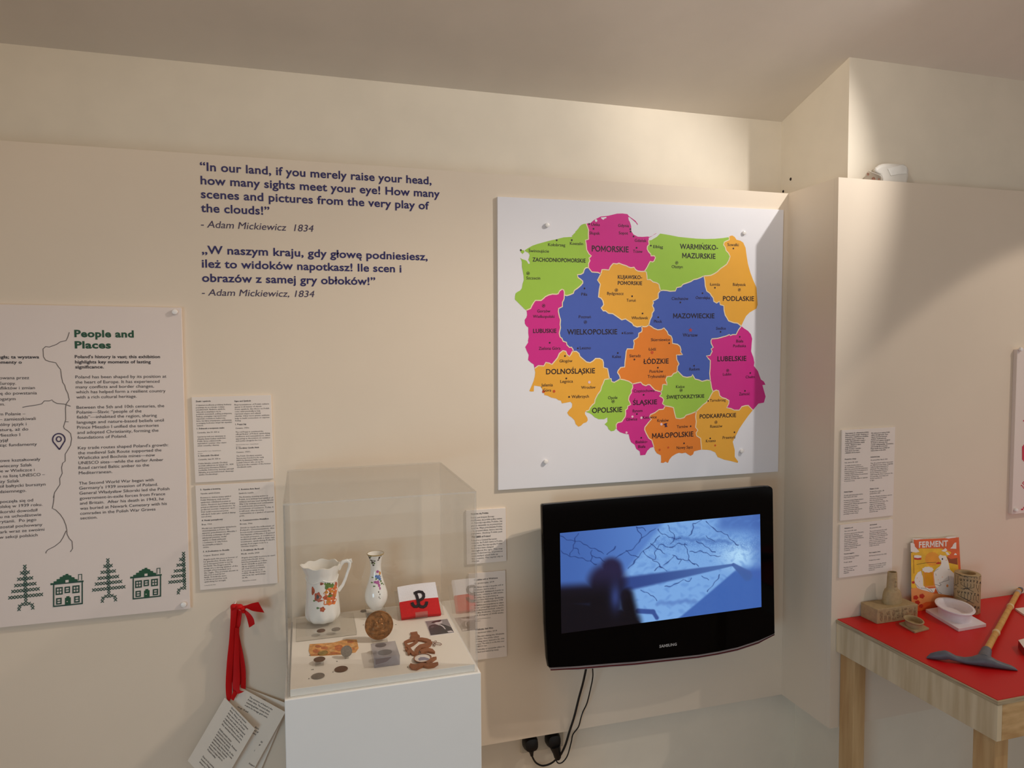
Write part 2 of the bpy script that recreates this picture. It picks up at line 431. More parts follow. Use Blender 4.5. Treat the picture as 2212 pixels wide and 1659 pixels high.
para('p', [('em Polanie \u2013', -25, 930, 198), ('\u2013 zamieszkiwali', -6, 970, 278), ('sp\u00f3lny j\u0119zyk i', -40, 1012, 207), ('naturą, a\u017c do'.replace('ą', '\u0105'), -30, 1052, 220), ('Mieszko I', -14, 1094, 157), ('zyj\u0105\u0142', -18, 1134, 65), ('rz\u0105c fundamenty', -20, 1172, 288)], 23)
para('p', [('owe kszta\u0142towa\u0142y', 0, 1292, 315), ('wieczny Szlak', -2, 1334, 250), ('nie w Wieliczce i', -24, 1374, 270), ('e na list\u0119 UNESCO \u2013', -8, 1414, 350), ('zy Szlak', 0, 1455, 152), ('ził ba\u0142tycki bursztyn'.replace('ł', '\u0142'), -8, 1492, 355), ('dziemnego.', -2, 1534, 205)], 23)
para('q', [('poczę\u0142a si\u0119 od'.replace('ę', '\u0119'), 0, 443, 297), ('olsk\u0119 w 1939 roku.', -10, 488, 380), ('ikorski dowodzi\u0142', 0, 535, 337), ('du na uchod\u017astwie', -28, 580, 370), ('rytanii.  Po jego', -4, 622, 325), ('zosta\u0142 pochowany', 0, 670, 380), ('ark wraz ze swoimi', 0, 715, 398), ('w sekcji polskich', -4, 762, 337)], 26)
# river drawing, pin
_lift = [0]
def pts(crop, L, Y):
    # each printed stroke lies a hair above the one before
    _lift[0] = (_lift[0]+1) % 13
    return [onY(*cp(crop, x, y), Y-0.00003*_lift[0]) for x, y in L]
rv = MB()
main = pts('p', [(540,280),(528,318),(515,345),(470,355),(440,375),(385,395),(355,392),(335,410),(338,470),(355,497),(385,508),(435,518),(455,550),(472,570),(478,620),(488,670),(505,695),(512,725),(530,760),(535,790),(540,805),(515,840),(510,870),(512,960),(508,975),(495,1015),(500,1030),(530,1050),(550,1070),(558,1110),(550,1160),(530,1195),(508,1230),(508,1285),(488,1300),(480,1335),(485,1380),(465,1420),(468,1465),(425,1530),(416,1570)], TY)
main += pts('q', [(485,370),(480,430),(468,490),(500,505),(540,545),(570,590),(590,640),(598,680),(600,720),(620,760),(645,785),(650,850),(630,880)], TY)
stroke(rv, main, 0.0016, TY)
stroke(rv, pts('q', [(592,690),(565,750),(540,790),(490,830),(430,860),(412,880),(412,893)], TY), 0.0016, TY)
stroke(rv, pts('p', [(175,865),(215,857),(280,848),(325,838),(345,815),(385,815),(405,807),(415,820),(445,835),(500,840),(550,857)], TY), 0.0016, TY)
stroke(rv, pts('p', [(510,977),(535,978)], TY), 0.0012, TY)
rv.build('river_outline', mat('brown_grey_line', (96, 84, 80), 0.6), poster)
pn = MB()
arc = [(458+48*math.cos(math.radians(a)), 1116+46*math.sin(math.radians(a))) for a in range(155, 386, 11)]
outl = [(463, 1194)]+arc+[(463, 1194)]
stroke(pn, pts('p', outl, TY), 0.0032, TY)
stroke(pn, pts('p', [(458+19*math.cos(math.radians(a)), 1113+19*math.sin(math.radians(a))) for a in range(0, 375, 15)], TY), 0.003, TY)
pn.build('location_pin', m_violet, poster, None)['label'] = 'violet map pin outline'
# cross stitch frieze
SL = -0.105
def xs_mark(mb, x, y, s, w):
    for a in ((-1, -1, 1, 1), (-1, 1, 1, -1)):
        stroke(mb, pts('q', [(x+a[0]*s, y+a[1]*s+SL*a[0]*s), (x+a[2]*s, y+a[3]*s+SL*a[2]*s)], TY), w, TY)
def tree(tx, ty, k, half=False):
    mb = MB(); s = 13*k
    def lx(f): return tx+12*k*f*(335/335)       # the trunk leans a little
    rows = [(0, 0), (55, 1), (109, 2), (163, 3), (213, 4), (266, 5)]
    for dy, n in rows:
        cx = tx+dy/335*10
        for i in range(-n, n+1):
            if half and i > 0: continue
            x = cx+i*26*k*1.08; xs_mark(mb, x, ty+dy*k+SL*(x-cx), s*1.10, 0.0021)
    for j in range(0, 14):
        dy = j*26; cx = tx+dy/335*10
        xs_mark(mb, cx, ty+dy*k, s*1.06, 0.0021)
        if j in (2, 4, 6, 8):
            for sgn in ((-1,) if half else (-1, 1)): xs_mark(mb, cx+sgn*14*k, ty+(dy+14)*k+SL*sgn*14*k, s*0.6, 0.0018)
    cx = tx+10
    for sgn in ((-1,) if half else (-1, 1)):
        for i, dd in ((1, 336), (2, 350), (2.2, 378)):
            xs_mark(mb, cx+sgn*i*28*k, ty+dd*k+SL*sgn*i*28*k, s*1.06, 0.0021)
    return mb.build('stitched_tree', m_dgreen, poster)
tree(222, 1010, 1.0); tree(966, 952, 0.96); tree(1644, 893, 0.92, True)
def qrect(mb, x0, y0, x1, y1, mi=0, sl=SL):
    mb.poly(pts('q', [(x0, y0), (x1, y0+sl*(x1-x0)), (x1, y1+sl*(x1-x0)), (x0, y1)], TY if mi == 0 else TY-0.0006), mi)
def qframe(mb, x0, y0, x1, y1, t, sl=SL):
    for a in ((x0, y0, x1, y0+t), (x0, y1-t, x1, y1)): qrect(mb, *a, sl=sl)
    qrect(mb, x0, y0, x0+t, y1, sl=sl)
    mb.poly(pts('q', [(x1-t, y0+sl*(x1-t-x0)), (x1, y0+sl*(x1-x0)), (x1, y1+sl*(x1-x0)), (x1-t, y1+sl*(x1-t-x0))], TY))
def house(ox, oy, k):
    def T(x, y): return (ox+(x-475)*k, oy+(y-1375)*k)
    a = MB(); g = MB()
    def fr(x0, y0, x1, y1, t):
        p, q = T(x0, y0), T(x1, y1); qframe(a, p[0], p[1], q[0], q[1], t*k*1.3)
    fr(475, 1165, 742, 1375, 9)
    for x in (498, 648):
        dy = SL*(x-475); fr(x, 1202+dy, x+64, 1270+dy, 9)
        for q in ((x+28, 1202, x+36, 1270), (x, 1232, x+64, 1240)):
            p0 = T(q[0], q[1]+SL*(q[0]-475)); p1 = T(q[2], q[3]+SL*(q[0]-475)); qrect(a, p0[0], p0[1], p1[0], p1[1])
    for x, y0, y1 in ((578, 1204, 1262), (502, 1298, 1356), (664, 1298, 1356)):
        dy = SL*(x-475); fr(x, y0+dy, x+50, y1+dy, 9)
        p0 = T(x, (y0+y1)/2-4+dy); p1 = T(x+50, (y0+y1)/2+4+dy); qrect(a, p0[0], p0[1], p1[0], p1[1])
    roof = [(452, 1178), (452, 1160), (480, 1160), (480, 1145), (507, 1142), (507, 1125), (535, 1122), (535, 1105), (562, 1101), (562, 1090), (587, 1087), (587, 1078), (612, 1076), (612, 1087), (640, 1092), (640, 1105), (668, 1108), (668, 1122), (695, 1125), (695, 1140), (748, 1135), (748, 1150)]
    g.poly([onY(*cp('q', *T(x, y)), TY) for x, y in roof])
    for q in ((700, 1082, 706, 1135), (728, 1080, 735, 1132), (700, 1080, 735, 1086)):
        p0 = T(q[0], q[1]); p1 = T(q[2], q[3]); qrect(a, p0[0], p0[1], p1[0], p1[1])
    door = [(582, 1364), (582, 1292), (594, 1290), (594, 1278), (622, 1275), (622, 1287), (634, 1286), (634, 1359)]
    g.poly([onY(*cp('q', *T(x, y)), TY) for x, y in door])
    # white attic pane and door knob
    p0 = T(586, 1133); p1 = T(615, 1155); qrect(g, p0[0], p0[1], p1[0], p1[1], 1)
    p0 = T(597, 1321); p1 = T(606, 1329); qrect(g, p0[0], p0[1], p1[0], p1[1], 1)
    h = a.build('stitched_house', m_dgreen, poster)
    g.build('house_roof', [m_green, m_board], h)
house(475, 1375, 1.0); house(1188, 1307, 0.955)
cap_at(poster, 378, 674, PY_, 0.0075, m_cap, 0.009); cap_at(poster, 397, 1305, PY_, 0.0075, m_cap, 0.009)

# ------------------------------------------------------------------ text cards
m_card = mat('white_card', (238, 226, 216), 0.55, vary=0.01, scale=6)
def card(label, quad, Yf, Yb, cols, group, capf):
    t, fr, xd = board('text_card', label, 'text card', quad, Yf, Yb, m_card, group)
    f2 = [p+Vector((0, -0.0005, 0)) for p in fr]
    W = ((fr[1]-fr[0]).length+(fr[2]-fr[3]).length)/2
    H = ((fr[3]-fr[0]).length+(fr[2]-fr[1]).length)/2
    for u0, u1, blocks in cols:
        for v, pitch, style, lines in blocks:
            k = letters({'h': 'heading', 'b': 'paragraph', 'n': 'paragraph', 's': 'credit_line'}[style], t, m_ink,
                        'bold heading' if style == 'h' else None)
            cap = H*pitch*capf*(0.62 if style == 's' else 1.0)
            for i, ln in enumerate(lines):
                P0 = bil(f2, u0, v+i*pitch)
                P1 = bil(f2, u1, v+i*pitch)
                d = (P1-P0).normalized()
                w = None
                est = 0.74*cap*len(ln)
                if est > (P1-P0).length: w = (P1-P0).length
                job(k, ln, flat(P0, d), w, cap, 0.024 if style == 'h' else (0.016 if style == 'b' else 0.004), 0.0, 1)
    return t
Q1 = [(413.6, 857.6), (585.5, 853), (591.2, 1033.9), (421.7, 1042.9)]
card('white text card headed Signs and Symbols, beside the poster', Q1, -0.006, 0.0, [
 (0.05, 0.49, [(0.060, .027, 'h', ['Znaki i symbole']),
  (0.105, .0262, 'n', ['Odzwierciedlenia polskiej kultury', 'pojawiaj\u0105 si\u0119 na r\u00f3\u017cnego rodzaju', 'przedmiotach. Niekt\u00f3re symbole,', 'takie jak te znajduj\u0105ce si\u0119 na', 'polskich monetach, pe\u0142ni\u0105 praktyczn\u0105', 'funkcj\u0119, pomagaj\u0105c reprezentowa\u0107', 'imperium i to\u017csamo\u015b\u0107 kulturow\u0105.', 'Inne, bardziej artystyczne emblematy,', 'pomagaj\u0105 budowa\u0107 wi\u0119zi lub wyra\u017ca\u0107', 'uczucia.']),
  (0.377, .027, 'h', ['1. Dzbanek z motywem maku']), (0.424, .027, 'n', ['Ceramika, lata 50. XX w.']),
  (0.472, .0262, 'n', ['Czerwony mak jest uznawany za', 'oficjalny kwiat b\u0119d\u0105cy symbolem', 'Polski, kt\u00f3ry odzwierciedla', 'wytrwa\u0142o\u015b\u0107 i pami\u0119\u0107, wi\u0119c cz\u0119sto', 'zdobi ceramik\u0119 i tkaniny.']),
  (0.640, .024, 's', ['National Civil War Centre \u2013 Newark Museum', 'Resource']),
  (0.695, .027, 'h', ['2. \u015awiecznik Chodzie\u017c']), (0.738, .027, 'n', ['Ceramika, lata 50. XX w.']),
  (0.785, .0262, 'n', ['Polska fabryka ceramiki Chodzie\u017c', 'zosta\u0142a za\u0142o\u017cona w latach 50. XIX', 'wieku przez Hermanna M\u00fcllera i', 'Ludwika Schnorra, kt\u00f3rzy za\u0142o\u017cyli', 'fabryk\u0119 w pozosta\u0142o\u015bciach dawnego', 'zamku Chodzieskiego.'])]),
 (0.53, 0.97, [(0.070, .027, 'h', ['Signs and Symbols']),
  (0.112, .0268, 'n', ['Representations of Polish culture', 'appear in all manner of objects.', 'Some symbols, like those on Polish', 'coins, exist practically to help', 'represent empire and cultural', 'identity. Other more artistic emblems', 'help to build connection or express', 'feeling.']),
  (0.343, .027, 'h', ['1. Poppy Jug']), (0.388, .027, 'n', ['Ceramic, 1950s']),
  (0.434, .0262, 'n', ['The red Poppy is considered the', 'official flower of Poland, symbolising', 'resilience and remembrance, often', 'appearing as decoration on ceramics', 'and textiles alongside the rose.']),
  (0.580, .024, 's', ['National Civil War Centre \u2013 Newark Museum', 'Resource']),
  (0.625, .027, 'h', ['2. Chodziez Candle Stick']), (0.672, .027, 'n', ["Ceramic, 1950's"]),
  (0.718, .0262, 'n', ['The Polish Chodzie\u017c ceramics', 'factory was founded in the early', "1850's by Hermann M\u00fcller and", 'Ludwik Schnorr who set up the', 'factory in the remains of the former', 'Chodzieski castle.'])])],
 'white text cards on the back panel', 0.60)
Q2 = [(421.7, 1048.8), (592, 1040), (600, 1259.9), (432, 1275)]
card('tall white text card listing the armband and medallion, above the red ribbon', Q2, -0.006, 0.0, [
 (0.06, 0.49, [(0.048, .0235, 'h', ['3. Opaska z kotwic\u0105']), (0.086, .0235, 'n', ['Opaska symboliczna']),
  (0.125, .0226, 'n', ['Kotwica to dobrze znany symbol', 'Polski Walcz\u0105cej, znak szeroko', 'symbolem odwa\u017cnych postaw w', 'walce. Noszono j\u0105 podczas wojny', 'przez podziemne spo\u0142eczno\u015bci, by', 'podnosi\u0107 morale i wspiera\u0107 op\u00f3r.', 'Dzi\u015b nadal noszona jest przez', 'm\u0142odych ludzi jako symbol dumy', 'narodowej.']),
  (0.342, .0235, 'h', ['4. Medal pami\u0105tkowy']), (0.380, .0235, 'n', ['Br\u0105z, 1966']),
  (0.418, .0226, 'n', ['Medal ten upami\u0119tnia tysi\u0105clecie', 'chrze\u015bcija\u0144stwa w Polsce. Na', 'awersie przedstawiono Mieszka I', 'i Dobraw\u0119, pokazuj\u0105c ich jako', 'za\u0142o\u017cycieli pa\u0144stwa, medal', 'wybito z okazji jubileuszu', 'i rozdawano w ca\u0142ej Polsce', 'na pami\u0105tk\u0119 przyj\u0119cia', 'chrztu.']),
  (0.640, .0235, 'h', ['5. A Dedication to Rosalia']), (0.678, .0235, 'n', ['Copper, Enamel, 2023']),
  (0.715, .0215, 'n', ['Angela made this piece in honour of', 'her grandmother, Rosalia, whose', 'story was passed down to her by', 'her family. The Dragon and the', 'wings are a strong symbol of the', 'strength of her homeland, as is', 'the eagle. The portrait shown in', 'this piece is held by her', 'family. A medal she wore', 'is shown around her neck,', 'symbolising her strength.']),
  (0.962, .022, 's', ['Loaned by the artist'])]),
 (0.54, 0.98, [(0.066, .0235, 'h', ['3. Kotwica Arm Band']), (0.103, .0235, 'n', ['Symbolic textile']),
  (0.140, .0226, 'n', ['The Kotwica, meaning anchor in', 'Polish, is a widespread symbol of', 'defiance and was used during World', 'War 2 by underground communities', 'to instil morale and promote', 'movements of resistance. Today, it', 'is still used, often by young', 'communities as a symbol of national', 'pride.']),
  (0.365, .0235, 'h', ['4. Commemorative Medallion']), (0.400, .0235, 'n', ['Bronze, 1966']),
  (0.437, .0226, 'n', ['Struck to mark the millennium of', "Poland's Christianization, this", 'bronze medal commemorates the', '966 baptism of Mieszko I. Depicted', 'to Jesuit presence, it combines a', 'traditional style with a clean cast', "treatment, symbolising Poland's", 'passage from pagan roots to a', 'Christian kingdom.']),
  (0.655, .0235, 'h', ['5. Dedykacja dla Rosalii']), (0.690, .0235, 'n', ['Mied\u017a, emalia, 2023']),
  (0.727, .0215, 'n', ['Angela stworzy\u0142a t\u0119 prac\u0119 na cze\u015b\u0107', 'swojej babci Rosalii, kt\u00f3rej', 'histori\u0119 przekaza\u0142a jej rodzina.', 'Smok i skrzyd\u0142a s\u0105 symbolem', 'si\u0142y jej ojczyzny, podobnie', 'jak orze\u0142. Portret pokazany', 'w tej pracy nale\u017cy do jej', 'rodziny. Medal, kt\u00f3ry nosi\u0142a,', 'wisi na jej szyi, symbolizuj\u0105c', 'jej si\u0142\u0119.']),
  (0.950, .022, 's', ['Wypo\u017cyczone od artystki'])])],
 'white text cards on the back panel', 0.60)
Q3 = [(1006.5, 1102.5), (1092.5, 1097), (1094.5, 1212), (1008.5, 1220)]
card('small white text card headed Name of Poland, right of the glass case', Q3, -0.006, 0.0, [
 (0.12, 0.90, [(0.085, .05, 'h', ['Nazywa si\u0119 Polska']),
  (0.155, .049, 'n', ['Polska jest krajem Europy', '\u015brodkowej. Jej polska pe\u0142na nazwa', 'to Rzeczpospolita Polska. Jej', 'granice zmienia\u0142y si\u0119 na przestrzeni', 'wiek\u00f3w. Mapa przedstawia Polsk\u0119', 'i 16 wojew\u00f3dztw, kt\u00f3re tworz\u0105', 'pa\u0144stwo. Stolic\u0105 Polski jest', 'Warszawa.']),
  (0.515, .05, 'h', ['The name of Poland']),
  (0.575, .048, 'n', ['Poland is a Central European', 'country. Its Polish name is Polska', 'or full name Rzeczpospolita Polska.', 'Its borders have changed', 'throughout the ages. This map', 'shows Poland and the 16 provinces', '(voivodeships) which make up', 'the country. The capital city is', 'Warsaw.'])])], 'white text cards on the back panel', 0.58)
Q4 = [(1012, 1239.5), (1092, 1232), (1095.5, 1418), (1016, 1428)]
card('tall white text card about the salt mine, partly behind the plinth', Q4, -0.006, 0.0, [
 (0.14, 0.93, [(0.085, .03, 'h', ['Kopalnia soli w Wieliczce']), (0.125, .03, 'n', ['film promocyjny, 2014']),
  (0.170, .029, 'n', ['W filmie mowa o kopalni soli w', 'Wieliczce. Jest to jedna z', 'najstarszych dzia\u0142aj\u0105cych kopalni na', '\u015bwiecie, otwarta w XIII wieku.', 'Znajduje si\u0119 na pierwszej w', 'historii li\u015bcie \u015bwiatowego dziedzictwa', 'UNESCO opublikowanej w 1978', 'roku.']),
  (0.375, .029, 'n', ['Kopalnia jest popularna w ca\u0142ym', 'kraju i przyci\u0105ga tury\u015bci, wiele', 'z podziemnych komnat, solnych i', 'rze\u017aby Krakowa, Chopina itd.', 'jest dost\u0119pna od XVIII wieku.']),
  (0.530, .024, 's', ['Courtesy of the Wieliczka salt mine', 'Kopalnia soli']),
  (0.655, .03, 'h', ['Wieliczka Salt Mine']), (0.692, .03, 'n', ['promotional video, 2014']),
  (0.735, .029, 'n', ['A film introducing the Wieliczka', 'Saltmine. One of the oldest', 'working mines, opened in the 13th', 'century. The mine is on the first ever', 'UNESCO list.']),
  (0.885, .029, 'n', ['Wieliczka is a popular place in', 'Poland and visited by many.']),
  ])], 'white text cards on the back panel', 0.58)
Q5 = [(1819, 929), (1934.3, 922.3), (1929.4, 1113.7), (1815.2, 1125.3)]
card('upper tall white text card on the pier above the red table', Q5, PYC-0.006, PYC, [
 (0.06, 0.49, [(0.045, .0215, 'b', ['Zapraszamy do odkrywania polskiej', 'kultury poprzez dotyk. Obejmuje to', 'historyczne i wsp\u00f3\u0142czesne artefakty,', 'tradycyjne wzory, naczynia oraz', 'rze\u017aby. Zaprojektowane z my\u015bl\u0105 o', 'praktycznym poznawaniu, zmys\u0142y', 'i dotyk, odkryjcie je razem', 'czuj\u0105c kszta\u0142t przez', 'dotyk. Prosimy o ostro\u017cne', 'obchodzenie si\u0119 z nimi i', 'odk\u0142adanie ich na miejsce.']),
  (0.330, .022, 'h', ['Pionier\u00f3w z lampy']), (0.368, .022, 'n', ['PLA, druk w 3D, 2025']),
  (0.400, .0212, 'n', ['Ta lampka skonstruowana w', '3D na podstawie odnalezionej w', '1853 roku, pierwotnie zaprojektowana', 'przez \u0141ukasiewicza. Pozostawiona w', 'oryginale znajduje si\u0119 w muzeum', 'i zosta\u0142a przyr\u00f3wnana do pierwszej', 'na \u015bwiecie destylacji ropy', 'naftowej. Zosta\u0142a u\u017cyta w szpitalu', 'w operacji nocnej.']),
  (0.690, .022, 'h', ['Kubek Enigma']), (0.728, .022, 'n', ['Projekt wykonany przez artyst\u0119', 'PLA, druk w 3D, 2025']),
  (0.785, .0212, 'n', ['Pierwsze maszyny Enigmy z\u0142amano', 'w latach 30. przez polskich', 'matematyk\u00f3w. Kubek zaprojektowano', 'w ksztalcie wirnika. Nosi', 'wewn\u0119trzne kable Enigmy,', 'polscy matematycy dali aliantom', 'kluczow\u0105 wiedz\u0119, daj\u0105c im', 'przewag\u0119 w czasie wojny.'])]),
 (0.54, 0.97, [(0.060, .0215, 'b', ['We invite you to explore Polish', 'culture through touch. These', 'objects represent historical', 'artefacts, traditional tools,', 'patterns and sculpture. Designed', 'for hands-on discovery, they', 'reveal craftsmanship, innovation,', 'and everyday life across time.', 'Please handle them carefully and', 'replace them on the table.']),
  (0.325, .022, 'h', ['Industrial Lamp']), (0.360, .022, 'n', ['3D printed PLA, March, 2025']),
  (0.395, .0212, 'n', ['This 3D printed replica represents', 'an 1853 kerosene lamp, originally', 'crafted by Ignacy \u0141ukasiewicz. A', 'pharmacist. The original lamp is', 'in the Subcarpathian Museum in', 'Krosno, Poland. It is credited', 'with being the first to pioneer the', 'kerosene lamp, street lamps and', 'the first operation by', 'its light.']),
  (0.680, .022, 'h', ['Enigma Cooler']), (0.712, .022, 'n', ['Designed by a maker, 3D', 'printed PLA, 2025']),
  (0.768, .0212, 'n', ['The first Enigma machines used to', 'send secret encoded messages', 'were decoded by Polish', 'mathematicians in the 1930s. The', 'original rotors had internal', 'wiring, the complexity of the', 'Enigma code. The cup repeats', 'that idea; it was the thing that', 'turned the war.'])])],
 'white text cards on the pier panel', 0.60)
Q6 = [(1815.2, 1133.7), (1929.4, 1120.8), (1927.1, 1233.9), (1813, 1249)]
card('lower white text card on the pier, left of the orange magazine', Q6, PYC-0.006, PYC, [
 (0.08, 0.50, [(0.085, .034, 'h', ['Kieliszek z soli']), (0.140, .034, 'n', ['PLA, druk w 3D, 2025']),
  (0.190, .0345, 'n', ['Model ten reprezentuje Warszaw\u0119', 'sprzed wielu lat, zburzon\u0105', '(1944-1945), budynek Mi\u0119dzynar.', 'Jest dost\u0119pny w muzeum Krakowa.', 'Przedstawia ceramiczny', 'naczy\u0144. Kszta\u0142t ceramiki', 'form\u0119, kt\u00f3ra widziano w', '1845 w podziemiach Wieliczki', 'pierwszy model ten by\u0142', 'w muzeum.']),
  (0.565, .034, 'h', ['Ferment magazine']), (0.625, .034, 'n', ['Pozycja dotycz\u0105ca polskiego', 'browarnictwa, 2021']), (0.725, .034, 'n', ['Projekt ok\u0142adki']),
  (0.820, .034, 'n', ['Pierwszy opis browar\u00f3w', 'w Polsce i orze\u0142', 'zaprojektowany dla', 'magazynu.'])]),
 (0.55, 0.97, [(0.075, .034, 'h', ['Salt Kieliszek']), (0.135, .034, 'n', ['3D printed PLA, 2025']),
  (0.195, .0345, 'n', ['This model represents the small', 'mountain of salt found in the', 'Great (1333-1370), carved from', 'underground in the Wieliczka Salt', 'Mine. The use is unknown to', 'some, it could be used, as a bowl', 'but as a cup in early medieval', 'Poland before being moved to', 'today in the Rock.']),
  (0.600, .034, 'h', ['Beer magazine Story']), (0.660, .034, 'n', ['3D Printed, Perfected, PLA, 2025']), (0.745, .034, 'n', ['Designed by a maker']),
  (0.830, .034, 'n', ['Experience as a novelty of Polish', 'foods from sour salted, to most', 'pickled, salt, and held, such', 'as they are.'])])],
 'white text cards on the pier panel', 0.60)
# partial poster at the right edge
rp, rf, rxd = board('information_poster', 'white poster with red stitched patterns cut off by the right edge', 'poster',
                    [(2197.6, 755), (2560, 700), (2545, 1075), (2186, 1111)], PYC-0.014, PYC, m_board)
m_red = mat('red_ink', (206, 34, 66), 0.5)
RY = PYC-0.0146
def irect(sm, x0, y0, x1, y1):
    sm.poly([onY(*cp('i', x, y), RY) for x, y in ((x0, y0), (x1, y0-1), (x1, y1-1), (x0, y1))])
for grp in (((436, 740, 480, 752),), ((436, 950, 520, 962), (426, 962, 520, 1080), (436, 1080, 520, 1092)),
            ((428, 1272, 437, 1283), (437, 1283, 446, 1293), (417, 1293, 427, 1303), (428, 1303, 437, 1313), (437, 1262, 446, 1272), (437, 1313, 446, 1324), (446, 1290, 480, 1300)), ((418, 1495, 436, 1508), (436, 1480, 480, 1495))):
    sm = MB()
    for q in grp: irect(sm, *q)
    sm.build('stitched_motif', m_red, rp)
cap_at(rp, 2202.5, 754.5, PYC-0.014, 0.0075, m_cap, 0.009); cap_at(rp, 2192.5, 1101.5, PYC-0.014, 0.007, m_cap, 0.009)

